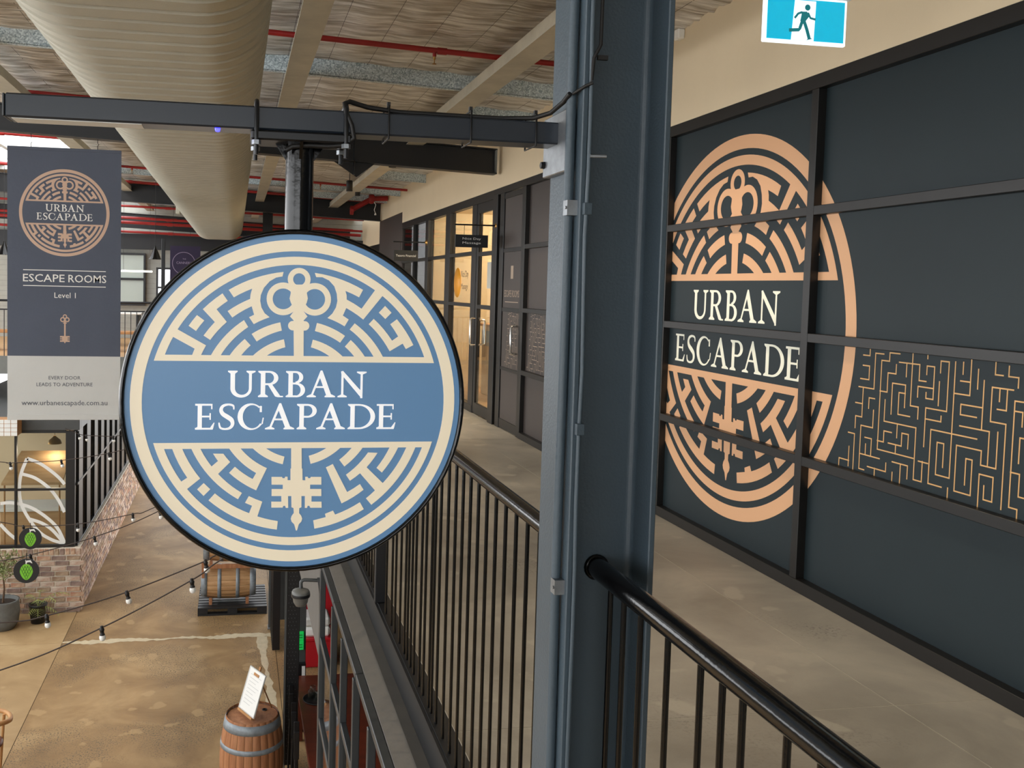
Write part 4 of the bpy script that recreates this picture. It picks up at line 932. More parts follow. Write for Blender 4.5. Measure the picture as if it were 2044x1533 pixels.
# dome camera on bracket
M['dome'] = mat('grey_camera_shell', (98, 98, 94), .45, 0)
t = thing('dome_camera', 'grey dome camera on an arm fixed to the bar front post', 'camera', (.418, 5.6, -.365))
MB().lathe([(0, -.055), (.030, -.050), (.044, -.028), (.048, 0), (.055, .004), (.058, .018), (.056, .024), (.056, .034), (.050, .046), (.020, .058), (0, .060)], n=24).build('dome_housing', M['dome'], t)
MB().lathe([(.0575, .008), (.0585, .018), (.0575, .026)], n=24).build('seal_ring', M['black_satin'], t)
MB().tube([(0, 0, .055), (0, 0, .095), (.008, 0, .106), (.02, 0, .11), (.11, 0, .103)], .011, 10).build('arm', M['grey_dark'], t)
MB().prism([(.10, .115), (.128, .115), (.128, -.03), (.118, -.02)], 'y', -.02, .02).build('wall_bracket', M['grey_dark'], t)
# green exit box
t = thing('green_exit_box', 'bright green sign box on the dark post inside the bar', 'sign', (.815, 11.05, -2.87))
MB().bbox(-.055, .055, -.015, .015, 0, .11, .003).build('lower_panel', M['green_sign'], t); MB().bbox(-.055, .055, -.015, .015, .114, .222, .003).build('upper_panel', M['green_sign'], t)
for z in (.03, .06, .15, .18): MB().box(-.04, .04, -.0165, -.015, z, z+.008).build('print', M['hop_dark'], t)
t = thing('bar_post', 'charcoal square post inside the bar behind the green sign', 'post', (.83, 11.15, GZ))
MB().bbox(-.07, .07, -.07, .07, 0, 3.5, .005).build('shaft', M['grey_dark'], t); MB().bbox(-.10, .10, -.10, .10, 0, .02, .004).build('base_plate', M['black_satin'], t)
t = thing('card_reader_stand', 'black terminal hanging on the post under the green sign', 'terminal', (.83, 11.03, -3.25))
MB().bbox(-.07, .07, -.02, .03, 0, .22, .006).build('case', M['black_satin'], t); MB().box(.02, .06, -.022, -.02, .03, .19).build('pale_edge', M['white'], t)
# red chest with white lid, table, tray, glasses
t = thing('red_chest', 'red chest with white folded cloths on its lid deep in the bar', 'chest', (1.15, 13.2, GZ))
MB().bbox(-.16, .30, -.25, .25, 0, .38, .01).build('chest_body', M['red_cloth'], t); MB().bbox(-.17, .31, -.26, .26, .38, .42, .008).build('lid', M['red_cloth'], t)
MB().bbox(-.12, .25, -.2, .2, .42, .56, .03).build('cloth_stack', M['white'], t); MB().bbox(-.12, .25, -.2, .2, .57, .70, .03).build('cloth_stack', M['banner_grey'], t)
t = thing('upholstered_bench', 'tall red upholstered bench back at the far side of the bar', 'bench', (1.16, 13.6, GZ))
MB().bbox(-.16, .35, -.05, .05, .40, 1.25, .03).build('backrest', M['red_cloth'], t); MB().bbox(-.16, .35, -.06, .06, 0, .40, .01).build('base', M['mahogany'], t)
t = thing('bar_table', 'long red-brown timber table in the bar carrying the tray', 'table', (1.15, 9.9, GZ))
MB().bbox(-.38, .45, -1.2, 1.05, .71, .75, .006).build('table_top', M['mahogany'], t)
for a in (-.32, .38):
    for c_ in (-1.1, .95): MB().bbox(a-.03, a+.03, c_-.03, c_+.03, 0, .71, .004).build('leg', M['mahogany'], t)
t = thing('round_tray', 'black round tray with glasses on the bar table', 'tray', (.98, 10.28, GZ+.75))
MB().lathe([(0, 0), (.16, 0), (.17, .016), (.165, .016), (.155, .006), (0, .006)], n=32).build('tray_dish', M['black_satin'], t)
for k, (a, c_) in enumerate(((.03, .0), (-.05, .07), (.08, .08), (.0, -.08), (.10, -.03), (-.08, -.02))):
    g = thing('drinking_glass', 'clear upturned glass among those standing on the round tray', 'glass', (.98+a, 10.28+c_, GZ+.757), 'glasses on the tray')
    MB().lathe([(.030, 0), (.036, .02), (.034, .12), (.028, .125), (.028, .12), (.031, .02), (.026, .004)], n=16, caps=False).build('tumbler', M['glass'], g)
for k in range(6):
    y = 9.0+k*.22; a = .63+.015*(k % 2)
    t = thing('folded_stand', 'slim black folded stand leaning beside the bar table, '+('first', 'second', 'third', 'fourth', 'fifth', 'sixth')[k]+' from the front', 'stand', (a, y, GZ), 'folded black stands')
    MB().tube([(0, 0, 0), (.02, .03, .75)], .012, 6).build('leg', M['black_satin'], t); MB().tube([(.06, .02, 0), (.03, .03, .78)], .012, 6).build('leg', M['black_satin'], t)
    MB().bbox(.0, .055, .02, .04, .72, 1.0, .004).build('paddle', M['black_satin'], t)

# ------------------------------------------------------------------ wine barrels
def barrel_profile(h, r0, r1): return [(r0+(r1-r0)*(1-(2*k/12-1)**2), h*k/12) for k in range(13)]
def make_barrel(root, h, r0, r1, staves, wood, hoops, axis='z', bung=False):
    pr = barrel_profile(h, r0, r1)
    b = MB(); n = staves
    # each stave a mesh of its own
    for s_ in range(n):
        a0, a1 = 2*pi*s_/n, 2*pi*(s_+1)/n; g = .004; vs = []; fs = []
        for r, z in pr:
            for a, q in ((a0+g, .995), (a0+g*2.2, 1.0), (a1-g*2.2, 1.0), (a1-g, .995)):
                p = (r*q*cos(a), r*q*sin(a), z); vs.append(p if axis == 'z' else (p[2]-h/2, p[1], p[0]))
        for i in range(len(pr)-1):
            for k in range(3): fs.append((i*4+k, i*4+k+1, i*4+4+k+1, i*4+4+k))
        MB().add(vs, fs, True).build('stave', wood, root)
    def T(v): return v if axis == 'z' else (v[2]-h/2, v[1], v[0])
    for z0, z1 in hoops:
        def rad(z): return r0+(r1-r0)*(1-(2*z/h-1)**2)+.004
        hb = MB(); hb.lathe([(rad(z0)-.012, z0), (rad(z0), z0), (rad((z0+z1)/2), (z0+z1)/2), (rad(z1), z1), (rad(z1)-.012, z1)], n=40, caps=False)
        hb.v = [T(v) for v in hb.v]; hb.build('hoop', M['hoop'], root)
    for z in (.035, h-.035):
        hb = MB(); hb.lathe([(0, z-.01), (r0*.97, z-.01), (r0*.97, z+.01), (0, z+.01)], n=32, smooth=False); hb.v = [T(v) for v in hb.v]; hb.build('head', wood, root)
    core = MB(); core.lathe([(r*.965, z) for r, z in pr[1:-1]], n=28); core.v = [T(v) for v in core.v]; core.build('inner_core', M['soil'], root)
bar = thing('wine_barrel', 'upright oak wine barrel carrying the menu easel', 'barrel', (.233, 9.62, GZ))
make_barrel(bar, .95, .272, .335, 24, M['barrel'], ((.0, .085), (.26, .31), (.64, .69), (.835, .925)))
MB().lathe([(.028, 0), (.028, .006), (.018, .006), (.018, -.01), (0, -.01)], (.13, .10, .925), 14).build('bung_hole', M['black_satin'], bar)
pal = thing('black_pallet', 'black plastic pallet under the two stacked barrels', 'pallet', (.02, 15.75, GZ))
for y in (-.5, 0, .5): MB().bbox(-.56, .56, y-.06, y+.06, 0, .03, .004).build('runner', M['perf'], pal)
for y in (-.5, 0, .5):
    for x in (-.48, 0, .48): MB().bbox(x-.08, x+.08, y-.06, y+.06, .03, .11, .004).build('block', M['perf'], pal)
for k in range(9): MB().bbox(-.56, .56, -.56+k*.128, -.56+k*.128+.095, .11, .135, .004).build('deck_board', M['perf'], pal)
for k, (x, y, z, l) in enumerate(((-.05, 15.62, GZ+.155+.285, 'oak barrel lying on the black pallet, the lower one'), (-.02, 15.68, GZ+.155+.285+.61, 'oak barrel lying on top of another above the black pallet'))):
    t = thing('wine_barrel', l, 'barrel', (x, y, z))
    make_barrel(t, .90, .235, .285, 20, M['barrel_pale'], ((.0, .10), (.27, .33), (.57, .63), (.80, .90)), 'x')
for k, (z, dy) in enumerate(((GZ+.135, 0), (GZ+.135+.60, .05))):
    t = thing('barrel_rack', 'pair of timber chocks cradling the '+('lower' if k == 0 else 'upper')+' lying barrel', 'rack', (-.04, 15.62+dy, z))
    for x in (-.30, .30):
        MB().bbox(x-.025, x+.025, -.30, .30, .0, .03, .003).build('rail', M['barrel'], t)
        for s_ in (-1, 1): MB().prism([(.12*s_, .03), (.27*s_, .03), (.27*s_, .11)], 'x', x-.025, x+.025).build('chock', M['barrel'], t)
    if k == 1:
        MB().bbox(-.42, .42, -.33, -.28, .0, .065, .004).build('front_board', M['barrel'], t)
        MB().bbox(-.45, -.40, -.34, -.28, -.15, .12, .004).build('strut', M['barrel'], t)
# easel with menu
M['faint'] = mat('faint_print', (206, 206, 204), .7, 0)
es = thing('menu_easel', 'small timber easel holding a framed menu on the barrel top', 'easel', (.17, 9.56, GZ+.955), rz=radians(-63))
tl = radians(18)
def E3(x, u, d): return (x, d*cos(tl)+u*sin(tl), u*cos(tl)-d*sin(tl))
def tilted(x0, x1, u0, u1, d0, d1): return MB().add([E3(x, u, d) for d in (d0, d1) for u in (u0, u1) for x in (x0, x1)], [(0, 1, 3, 2), (4, 6, 7, 5), (0, 4, 5, 1), (2, 3, 7, 6), (0, 2, 6, 4), (1, 5, 7, 3)])
mb_ = tilted(-.16, .16, .03, .45, -.012, -.004).build('menu_board', M['white'], es)
for q in ((-.165, .165, .02, .03), (-.165, .165, .45, .46), (-.165, -.155, .03, .45), (.155, .165, .03, .45)): tilted(*q, -.016, -.002).build('frame_strip', M['banner_grey'], mb_)
for i in range(9): tilted(-.11, .11-.04*(i % 3), .39-i*.036, .396-i*.036, -.0135, -.0125).build('printed_line', M['faint'], mb_)
tilted(-.15, .15, .0, .022, -.03, .012).build('ledge', M['wood'], es)
tilted(-.015, .015, .0, .50, .0, .014).build('mast', M['wood'], es); tilted(-.05, .05, .40, .425, -.02, .016).build('top_clip', M['wood'], es)
MB().tube([(0, .13, .40), (0, .30, .0)], .008, 6).build('back_leg', M['wood'], es)
for s_ in (-1, 1): MB().tube([E3(.13*s_, .0, .006), E3(.02*s_, .42, .006)], .008, 6).build('front_leg', M['wood'], es)

# ------------------------------------------------------------------ bentwood chair at the lower left
ch = thing('dining_chair', 'curved oak armchair with a brown leather seat at the lower left', 'chair', (-2.62, 10.25, GZ))
MB().lathe([(0, .44), (.20, .44), (.225, .455), (.225, .475), (.20, .49), (0, .495)], n=32).build('seat', M['leather'], ch)
pts = [(.30*cos(a), .27*sin(a)*1.0, .72+.06*max(0, -cos(a-pi*.5)) ) for a in [radians(-150+k*10) for k in range(31)]]
b = MB(); b.tube(pts, [.014+.012*sin(pi*k/30) for k in range(31)], 10); b.build('back_rail', M['wood'], ch)
for a in (-38, 38, 130, -130): MB().tube([(.21*cos(radians(a)), .19*sin(radians(a)), 0), (.26*cos(radians(a)), .235*sin(radians(a)), .72)], [.013, .016], 10).build('leg', M['wood'], ch)
for a in (-60, 60): MB().tube([(.20*cos(radians(a)), .20*sin(radians(a)), .15), (.20*cos(radians(a+180)), .20*sin(radians(a+180)), .15)], .008, 8).build('stretcher', M['wood'], ch)

# ------------------------------------------------------------------ potted plants
def leaf_mesh(L, W):
    return [(0, 0, 0), (W*.5, L*.35, .12*L), (W*.42, L*.65, .16*L), (0, L, .08*L), (-W*.42, L*.65, .16*L), (-W*.5, L*.35, .12*L), (0, L*.5, .06*L)], [(0, 1, 6), (1, 2, 6), (2, 3, 6), (3, 4, 6), (4, 5, 6), (5, 0, 6)]
pt = thing('potted_olive_tree', 'young olive tree in a round grey stone pot beside the brick wall', 'plant', (-3.50, 15.0, GZ))
MB().lathe([(.0, 0), (.17, 0), (.23, .10), (.25, .28), (.235, .42), (.245, .45), (.215, .45), (.205, .40), (0, .40)], n=28).build('pot', M['terra'], pt)
MB().lathe([(0, .405), (.205, .40)], n=20).build('soil', M['soil'], pt)
MB().tube([(0, 0, .40), (.02, 0, .62), (.0, .01, .85), (.03, 0, 1.05)], [.018, .014, .012, .008], 8).build('trunk', M['bark'], pt)
br_ = MB(); lf = MB(); rnd = random.Random(3)
for k in range(26):
    a = rnd.uniform(0, 2*pi); z0 = rnd.uniform(.72, 1.08); l = rnd.uniform(.18, .36); el = rnd.uniform(.1, 1.0)
    p0 = Vector((.01, 0, z0)); p1 = p0+Vector((cos(a)*cos(el), sin(a)*cos(el), sin(el)))*l
    br_.tube([p0, (p0+p1)/2+Vector((0, 0, .02)), p1], [.005, .004, .002], 5)
    for q in range(16):
        p = p0.lerp(p1, rnd.uniform(.25, 1.05)); vs, fs = leaf_mesh(rnd.uniform(.06, .09), .018)
        R_ = Matrix.Rotation(rnd.uniform(0, 2*pi), 3, 'Z') @ Matrix.Rotation(rnd.uniform(-.6, 1.0), 3, 'X')
        lf.add([R_ @ Vector(v)+p for v in vs], fs)
br_.build('branch', M['bark'], pt); tag(lf.build('foliage', M['leaf'], pt), kind='stuff')
pt = thing('potted_palm', 'small palm in a black pot against the whitewashed brick wall', 'plant', (-3.02, 15.2, GZ))
MB().lathe([(.0, 0), (.105, 0), (.135, .27), (.145, .28), (.145, .30), (.125, .30), (.12, .26), (0, .26)], n=24).build('pot', M['perf'], pt)
MB().lathe([(0, .265), (.12, .26)], n=16).build('soil', M['soil'], pt)
for k, (a, l, el) in enumerate(((.1, .66, .95), (2.5, .42, 1.1), (1.5, .5, 1.25), (4.9, .52, 1.05), (5.6, .60, .95), (4.3, .22, .35), (5.9, .32, .3), (4.9, .26, .25))):
    f = MB(); d = Vector((cos(a), sin(a), 0)); pts = []
    for q in range(9):
        t_ = q/8; pts.append(d*(l*t_*cos(el)*1.15)+Vector((0, 0, .26+l*(sin(el)*t_-.55*t_*t_))))
    f.tube(pts, .003, 5)
    for q in range(3, 9):
        for s_ in (-1, 1):
            sd = Vector((-d.y, d.x, 0))*s_; tip = pts[q]+(sd*.8+d*.6)*.17*(1.25-q/10)+Vector((0, 0, -.03))
            f.add([pts[q]-d*.008, pts[q]+d*.008, tip], [(0, 1, 2)])
    f.build('frond', M['leaf_pale'], pt)

# ------------------------------------------------------------------ brick-based kiosk
KX, KY = -2.44, 15.6
ks = thing('brick_kiosk', 'shop kiosk with a brick base and black framed windows on the left', 'building', (KX, KY, GZ))
bb = MB(); bb.box(-2.4, -.012, .012, .11, 0, 1.075); bb.box(-.11, -.012, .11, 12.0, 0, 1.075)
base = bb.build('brick_base', M['mortar'], ks)
bricks = [M['brick0'], M['brick1'], M['brick2'], M['brick3']]
def brick_set(lx, ly, lz):
    out = []
    for k in range(8):
        r_ = random.Random(k); b = MB(); b.bbox(-lx/2, lx/2, -ly/2, ly/2, -lz/2, lz/2, .006)
        b.v = [(x+r_.uniform(-.005, .005), y+r_.uniform(-.004, .004), z+r_.uniform(-.005, .005)) for x, y, z in b.v]; out.append(b)
    return out
fr_b = [b.mesh('brick', bricks[k % 4]) for k, b in enumerate(brick_set(.208, .03, .066))]
fr_h = [b.mesh('brick', bricks[k % 4]) for k, b in enumerate(brick_set(.064, .03, .10))]
sd_b_s = brick_set(.03, .208, .066); sd_b = [b.mesh('brick', bricks[k % 4]) for k, b in enumerate(sd_b_s)]
sd_h_s = brick_set(.11, .064, .10); sd_h = [b.mesh('brick', bricks[k % 4]) for k, b in enumerate(sd_h_s)]
rb = random.Random(11)
for row in range(11):
    off = .115 if row % 2 else 0.0
    x = -.11+off*.5
    k = 0
    while x > -1.55: at(base, rb.choice(fr_b), 'brick', base, (x-.0+rb.uniform(-.003, .003), .006, .045+row*.086)); x -= .23
x = -.04
while x > -1.55: at(base, rb.choice(fr_h), 'brick', base, (x, .006, 1.01)); x -= .082
side = []
for row in range(11):
    y = .115+(.115 if row % 2 else 0)
    while y < 11.9: side.append((y, .045+row*.086, 0)); y += .23
y = .04
while y < 11.9: side.append((y, 1.01, 1)); y += .082
side.sort()
rest = {0: MB(), 1: MB(), 2: MB(), 3: MB()}
for i, (y, z, h) in enumerate(side):
    k = rb.randrange(8)
    if i < 200: at(base, (sd_h if h else sd_b)[k], 'brick', base, (-.006 if not h else -.045, y, z))
    else:
        b = (sd_h_s if h else sd_b_s)[k]; rest[k % 4].add([(v[0]+(-.006 if not h else -.045), v[1]+y, v[2]+z) for v in b.v], b.f)
for k in rest: tag(rest[k].build('brick_courses', bricks[k], base), kind='stuff')
# window frames
Z0, Z1, ZM = 1.085, 2.985, 2.03
for x0, x1 in ((-.24, -.095), (-1.03, -.995), (-2.0, -1.965)): MB().bbox(x0, x1, .02, .10, Z0, Z1, .003).build('mullion' if x1 < -.5 else 'corner_post', M['black_satin'], ks)
for z0, z1 in ((Z0-.005, Z0+.04), (ZM-.015, ZM+.02), (Z1-.03, Z1+.02)): MB().bbox(-2.4, -.24, .025, .09, z0, z1, .003).build('window_rail', M['black_satin'], ks)
for x0, x1 in ((-.995, -.24), (-1.965, -1.03)):
    for z0, z1 in ((Z0+.04, ZM-.015), (ZM+.02, Z1-.03)): MB().box(x0, x1, .052, .058, z0, z1).build('pane', M['glass'], ks)
LEAF = [[(-3.28, -1.36), (-3.09, -1.44), (-2.91, -1.57), (-2.78, -1.69), (-2.7, -1.79)], [(-3.28, -1.36), (-3.37, -1.6), (-3.4, -1.85), (-3.37, -2.1), (-3.25, -2.35), (-3.09, -2.57), (-2.9, -2.7), (-2.7, -2.77)],
        [(-3.37, -1.61), (-3.16, -1.68), (-2.94, -1.85), (-2.8, -2.04), (-2.7, -2.25)], [(-3.69, -2.09), (-3.54, -2.08), (-3.37, -2.11), (-3.19, -2.18), (-2.98, -2.33), (-2.81, -2.51), (-2.7, -2.75)],
        [(-3.25, -2.35), (-3.06, -2.42), (-2.89, -2.54), (-2.7, -2.77)], [(-3.69, -2.43), (-3.57, -2.57), (-3.46, -2.67)]]
for a in LEAF:
    p, w2 = smoothpts([(x-KX, z-GZ) for x, z in a], [.052]*len(a))
    flat(ribbon(p, w2), lambda u, v, i: (u, .0505-1e-5*i, v), 'leaf_decal', M['white'], ks)
# deep fins along the aisle side
for y in (.47, 1.32, 2.2, 3.05, 3.83, 4.68, 5.52, 6.4, 7.3, 8.2, 9.1, 10.0): MB().bbox(-.11, -.07, y-.20, y+.20, Z0, Z1, .003).build('fin', M['black_satin'], ks)
for z in (Z0, 2.10, Z1): MB().bbox(-.125, -.06, .10, 11.9, z-.02, z+.02, .003).build('side_rail', M['black_satin'], ks)
MB().box(-.13, -.125, .10, 11.9, Z0, Z1).build('pane', M['glass_dark'], ks)
MB().bbox(-2.6, -.02, .0, .14, Z1+.02, Z1+.24, .005).build('front_header', M['grey_dark'], ks)
MB().bbox(-.14, -.02, .14, 12.0, Z1+.02, Z1+.24, .005).build('side_header', M['grey_dark'], ks)
MB().box(-2.6, -.14, .14, 12.0, Z1+.10, Z1+.16).build('kiosk_roof', M['grey_dark'], ks)
MB().box(-2.4, -.3, 3.4, 3.5, 0, Z1).build('inner_wall', M['warm_wall'], ks)
MB().box(-2.4, -.12, .12, 12, .0, .02).build('inner_floor', M['timber_board'], ks)
t = thing('tiled_sign_box', 'white tiled menu box above the kiosk window at the far left', 'sign', (-3.62, 15.25, -.93))
MB().bbox(-.42, .28, 0, .30, 0, .26, .004).build('box_body', M['wood'], t)
for i in range(7):
    for j in range(4): MB().bbox(-.42+i*.1+.004, -.42+(i+1)*.1-.004, -.006, .0, j*.065+.003, (j+1)*.065-.003, .001).build('tile', M['white'], t)
t = thing('counter', 'timber counter with a pale top inside the kiosk window', 'counter', (-3.3, 17.2, GZ+.02))
MB().bbox(-.7, .6, -.25, .25, 0, 1.35, .01).build('counter_body', M['timber_board'], t); MB().bbox(-.75, .65, -.32, .32, 1.35, 1.42, .008).build('counter_top', M['white'], t)
t = thing('slanted_awning', 'beige slanted awning seen through the kiosk glass', 'awning', (-3.4, 16.6, GZ+1.9))
MB().add([(-.5, 0, 0), (.5, 0, 0), (.55, .6, .45), (-.3, .6, .45), (-.5, 0, .04), (.5, 0, .04), (.55, .6, .49), (-.3, .6, .49)], [(0, 1, 2, 3), (4, 7, 6, 5), (0, 4, 5, 1), (1, 5, 6, 2), (2, 6, 7, 3), (3, 7, 4, 0)]).build('canvas', M['timber_board'], t)
MB().tube([(-.45, .02, -1.88), (-.45, .02, .02)], .015, 6).build('pole', M['wood'], t); MB().tube([(.45, .02, -1.88), (.45, .02, .02)], .015, 6).build('pole', M['wood'], t)
t = thing('kiosk_lamp', 'warm pendant lamp inside the kiosk', 'light', (-3.1, 17.0, -1.35))
MB().lathe([(.12, 0), (.10, .06), (.03, .12), (.015, .14)], n=20, caps=False).build('lamp_shade', M['brass'], t); MB().lathe([(0, -.02), (.05, .0), (.05, .05)], n=16).build('bulb', M['warm_emit'], t); MB().tube([(0, 0, .14), (0, 0, .47)], .004, 6).build('flex', M['cable'], t)
ld = bpy.data.lights.new('lamp_light', 'POINT'); ld.energy = 4; ld.color = (1, .86, .68); ld.shadow_soft_size = .1
lo = bpy.data.objects.new('lamp_light', ld); COL.objects.link(lo); lo.parent = t; lo.location = (0, 0, -.12)

# ------------------------------------------------------------------ far mezzanine bridge
mz = struct(empty('floor_far_bridge', (0, 18.5, 0)), 'far mezzanine deck crossing the hall')
MB().box(-9, 3.3, 0, 9, -.12, .05).build('deck', M['timber_board'], mz); MB().box(-9, 3.3, -.02, .02, -.27, .07).build('edge_beam', M['grey_mid'], mz)
MB().box(-9, 3.3, .1, 9, -.25, -.14).build('deck_soffit', M['grey_dark'], mz)
fr = thing('far_railing', 'black railing on the far mezzanine between banner and round sign', 'railing', (0, 18.5, .07))
MB().tube([(-6, 0, 1.05), (2.9, 0, 1.05)], .022, 8).build('top_rail', M['black_satin'], fr); MB().tube([(-6, 0, .88), (2.9, 0, .88)], .014, 6).build('mid_rail', M['black_satin'], fr)
me = MB().tube([(0, 0, 0), (0, 0, .88)], .008, 6).mesh('baluster', M['black_satin'])
for k in range(76): at(fr, me, 'baluster', fr, (-5.5+k*.11, 0, 0))
wf = struct(empty('wall_far', (0, 25, 0)), 'pale boarded back wall of the upper floor')
for k in range(26): MB().box(-7, 3.5, -.02+.006*(k % 2), .03, .05+k*.13, .05+(k+1)*.13-.004).build('weatherboard', M['weatherboard'], wf)
MB().box(-7, 3.5, .03, .1, 0, 4.2).build('wall_core', M['grey_mid'], wf)
MB().box(-7, 3.5, -.2, -.05, 2.35, 2.75).build('dark_fascia', M['black_satin'], wf)
for k, (x0, x1, z0, z1, m) in enumerate(((-3.2, -2.35, .95, 2.2, 'shopwin'), (-1.98, -1.62, .9, 1.85, 'daywin'), (-4.9, -4.0, .2, 2.2, 'shopwin'))):
    if m not in M: M[m] = mat(m, (176, 186, 178) if m == 'shopwin' else (240, 244, 250), .2, 0, emit=.0 if m == 'shopwin' else 1.1)
    wn = struct(empty('window_%d' % (5+k), ((x0+x1)/2, 24.9, z0)), ('green tinted far shop window', 'bright far daylight window', 'far shop window behind the banner')[k]); hw = (x1-x0)/2; h = z1-z0
    for a in ((-hw-.05, -hw, 0, h), (hw, hw+.05, 0, h), (-hw-.05, hw+.05, -.05, 0), (-hw-.05, hw+.05, h, h+.05), (-hw, hw, h*.48, h*.53)): MB().box(a[0], a[1], -.06, .04, a[2], a[3]).build('frame_bar', M['black_satin'], wn)
    for q in ((0, h*.48), (h*.53, h)): MB().box(-hw, hw, -.01, .0, *q).build('pane', M[m], wn)
for k, (x, y, z) in enumerate(((-1.41, 17.0, 1.93), (-4.02, 17.35, 1.95))):
    t = thing('pendant_lamp', 'black cone pendant lamp hanging '+('beside the plum banner' if k == 0 else 'at the far left edge'), 'light', (x, y, z))
    MB().lathe([(.115, 0), (.10, .02), (.06, .12), (.022, .20), (.012, .24)], n=20, caps=False).build('lamp_shade', M['black_gloss'], t); MB().tube([(0, 0, .24), (0, 0, roofz(x)-z-.02)], .004, 6).build('flex', M['cable'], t)
    MB().lathe([(0, .0), (.05, .02), (.04, .07)], n=12).build('bulb', M['white'], t)
t = thing('tube_light', 'white strip light hanging in the far shops', 'light', (-2.13, 21, 1.73))
MB().bbox(-.33, .33, -.03, .03, 0, .04, .008).build('diffuser', mat('strip_light', (255, 250, 236), .4, 0, emit=1.6), t)
for x in (-.28, .28): MB().tube([(x, 0, .04), (x, 0, 1.8)], .003, 6).build('suspension_wire', M['cable'], t)
t = thing('plum_banner', 'dark plum banner with a circular logo beyond the round sign', 'banner', (-1.045, 20, 1.25))
MB().box(-.31, .31, -.004, .004, 0, 1.04).build('cloth', M['purple'], t)
M['plum_print'] = mat('plum_print', (150, 136, 160), .8, 0)
flat(ring(.225, .236, n=48, c=(-.03, .68)), lambda u, v, i: (u, -.006, v), 'logo_ring', M['plum_print'], t)
text('CANNERY', M['plum_print'], t, (-.02, -.006, .69), width=.32)
text('THE', M['plum_print'], t, (-.02, -.006, .77), width=.07)
for x in (-.25, .1): MB().tube([(x, 0, 1.04), (x, 0, roofz(-1.05)-1.25)], .003, 6).build('cord', M['cable'], t)
t = thing('slim_post', 'slim dark post on the far mezzanine left of the plum banner', 'post', (-1.39, 18.62, .07))
MB().bbox(-.035, .035, -.03, .03, 0, 2.3, .004).build('shaft', M['black_satin'], t); MB().bbox(-.07, .07, -.06, .06, 0, .015, .003).build('base_plate', M['black_satin'], t)
t = thing('timber_bench', 'orange timber bench behind the far railing', 'bench', (-3.0, 20.4, .05))
MB().bbox(-2.2, 1.6, -.2, .2, .36, .42, .01).build('seat', M['wood'], t)
for x in (-2.0, -.8, .4, 1.4): MB().bbox(x-.04, x+.04, -.18, .18, 0, .36, .005).build('leg', M['wood'], t)
for x, l in ((-2.9, 'white dining table behind the far railing'),):
    t = thing('far_table', l, 'table', (x, 22.2, .05)); MB().bbox(-.8, .8, -.4, .4, .72, .76, .01).build('table_top', M['white'], t)
    for a in (-.7, .7): MB().bbox(a-.03, a+.03, -.3, .3, 0, .72, .005).build('leg', M['black_satin'], t)
# bright roof lantern beyond the left roof edge
rl = struct(empty('roof_lantern', (0, 0, 0)), 'bright roof lantern with white glazing bars at the upper left')
for y in (12.6, 14.2, 15.8, 17.4, 19.0, 20.6): MB().bbox(-7, -2.35, y-.03, y+.03, 3.62, 3.72, .004).build('glazing_bar', M['white'], rl)
for x in (-2.4, -3.6, -4.8, -6.0): MB().bbox(x-.04, x+.04, 12.5, 24, 3.58, 3.74, .004).build('glazing_bar', M['white'], rl)
for y, z in ((13.6, 3.50), (17.0, 3.45)):
    p = thing('sprinkler_pipe', 'red pipe crossing the bright roof lantern, '+('near one' if y < 15 else 'far one'), 'pipe', (0, y, z)); MB().tube([(-7, 0, .15), (-2.35, 0, 0)], .03, 8).build('pipe', M['red'], p)
    for x in (-3.2, -5): MB().tube([(x-.05, 0, .15*(-2.35-x)/4.65), (x+.05, 0, .15*(-2.35-x)/4.65)], .038, 8).build('coupling', M['red'], p)

# ------------------------------------------------------------------ festoon lights
def festoon(label, y, pts, bulbs, scale=1.0, ends=None):
    t = thing('festoon_lights', label, 'string lights', (0, y, 0))
    P, _ = smoothpts(pts, [1]*len(pts), 8)
    MB().tube([(x, 0, z) for x, z in P], .0055*scale, 6).build('cable', M['cord'], t)
    def zat(x):
        for a, b_ in zip(P[:-1], P[1:]):
            if min(a[0], b_[0]) <= x <= max(a[0], b_[0]) and a[0] != b_[0]: return a[1]+(b_[1]-a[1])*(x-a[0])/(b_[0]-a[0])
        return P[-1][1]
    for x in bulbs:
        z = zat(x)
        k = scale
        so = MB().lathe([(.0, .012*k), (.012*k, .012*k), (.013*k, -.004*k), (.018*k, -.008*k), (.018*k, -.022*k), (.015*k, -.024*k), (.0145*k, -.045*k), (.019*k, -.047*k), (.019*k, -.056*k), (0, -.056*k)], (0, 0, 0), 14).build('lamp_socket', M['cable'], t, (x, 0, z))
        so.rotation_euler.y = radians(-10+random.uniform(-6, 6))
        bu = MB().lathe([(.014*k, -.050*k), (.022*k, -.062*k), (.0245*k, -.076*k), (.021*k, -.090*k), (.011*k, -.099*k), (0, -.101*k)], (0, 0, 0), 16).build('bulb', M['bulb'], so)
    return t
festoon('lowest string of festoon lights, slanting across the tan floor', 7.0, [(-3.2, -1.72), (-1.654, -1.307), (-.942, -1.02), (-.294, -.682), (-.085, -.536), (.53, -.17)], (-1.70, -.942, -.294, .25))
festoon('second lowest festoon string, passing in front of the pots', 7.6, [(-3.2, -1.20), (-1.795, -1.169), (-1.445, -1.126), (-.831, -.956), (-.213, -.719), (-.125, -.672), (.53, -.40)], (-2.1, -1.445, -.831, -.213, .35))
festoon('festoon string holding the lower hop sign', 10.5, [(-3.6, -1.72), (-2.48, -1.524), (-2.17, -1.466), (-1.498, -1.283), (-.83, -1.016), (.53, -.30)], (-2.9, -2.17, -1.498, -.80, -.1))
festoon('festoon string holding the upper hop sign', 12.0, [(-4.2, -1.25), (-2.833, -1.473), (-2.569, -1.528), (-1.912, -1.517), (-1.244, -1.402), (-.968, -1.318), (.53, -.6)], (-3.2, -2.56, -1.912, -1.244, -.6))
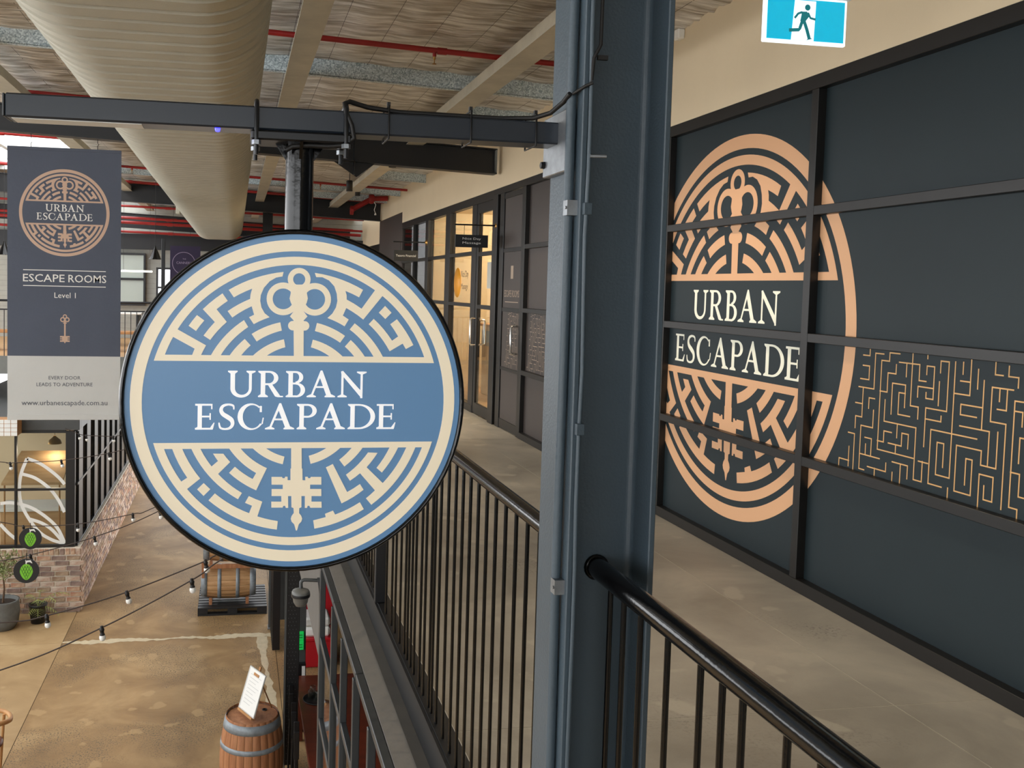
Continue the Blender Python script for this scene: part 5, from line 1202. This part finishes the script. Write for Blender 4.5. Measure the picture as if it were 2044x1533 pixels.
festoon('festoon string crossing the kiosk leaf window', 13.0, [(-4.2, -.80), (-3.069, -.911), (-2.942, -.926), (-2.289, -.898), (-1.67, -.807), (-1.453, -.754), (.53, -.3)], (-2.942, -2.289, -1.67, -1.0))
festoon('uppermost festoon string starting at the kiosk corner', 15.5, [(-2.668, -.849), (-2.46, -.939), (-2.343, -.964), (-1.922, -.983), (-1.773, -.959), (.5, -.55)], (-2.46, -2.343, -1.922, -1.2))
# hop signs
def hop_sign(label, x, y, z, r):
    t = thing('hop_sign', label, 'sign', (x, y, z))
    MB().lathe([(0, -.006), (r, -.006), (r, .006), (0, .006)], n=40, ax='y', smooth=False).build('disc', M['frame_board'], t); dk = t.children[-1]
    cone = []
    body = [(.50*r*cos(a)*(1.0 if sin(a) > 0 else 1-.25*abs(sin(a))), -.08*r+.66*r*sin(a)) for a in [2*pi*k/28 for k in range(28)]]
    flat([body], lambda u, v, i: (u, -.0068, v), 'hop_cone', M['hop_green'], dk)
    sc_ = []
    for row in range(5):
        for c_ in range(-2, 3):
            u0 = (c_+(.5 if row % 2 else 0))*.21*r; v0 = (.36-row*.22)*r
            if abs(u0) > .36*r*(1.05-abs(row-1.5)*.2): continue
            sc_ += ribbon([(u0-.11*r, v0+.06*r), (u0-.07*r, v0-.08*r), (u0, v0-.15*r), (u0+.07*r, v0-.08*r), (u0+.11*r, v0+.06*r)], [.034*r]*5)
    flat(sc_, lambda u, v, i: (u, -.0072-1e-5*i, v), 'scale_lines', M['hop_dark'], dk)
    flat(ribbon([(-.05*r, .60*r), (.05*r, .78*r), (.30*r, .80*r), (.45*r, .62*r)], [.06*r, .16*r, .18*r, .04*r]) + ribbon([(0, .55*r), (-.06*r, .9*r)], [.06*r, .05*r]), lambda u, v, i: (u, -.0070-1e-5*i, v), 'stem_print', M['white'], dk)
    MB().tube([(0, 0, r-.005), (0, 0, r+.06)], .004, 6).build('hanger', M['cable'], t)
    return t
hop_sign('black disc with a green hop cone, the upper one over the window corner', -2.459, 11.92, -1.665, .135)
hop_sign('black disc with a green hop cone, the lower one before the brick wall', -2.19, 10.42, -1.615, .134)
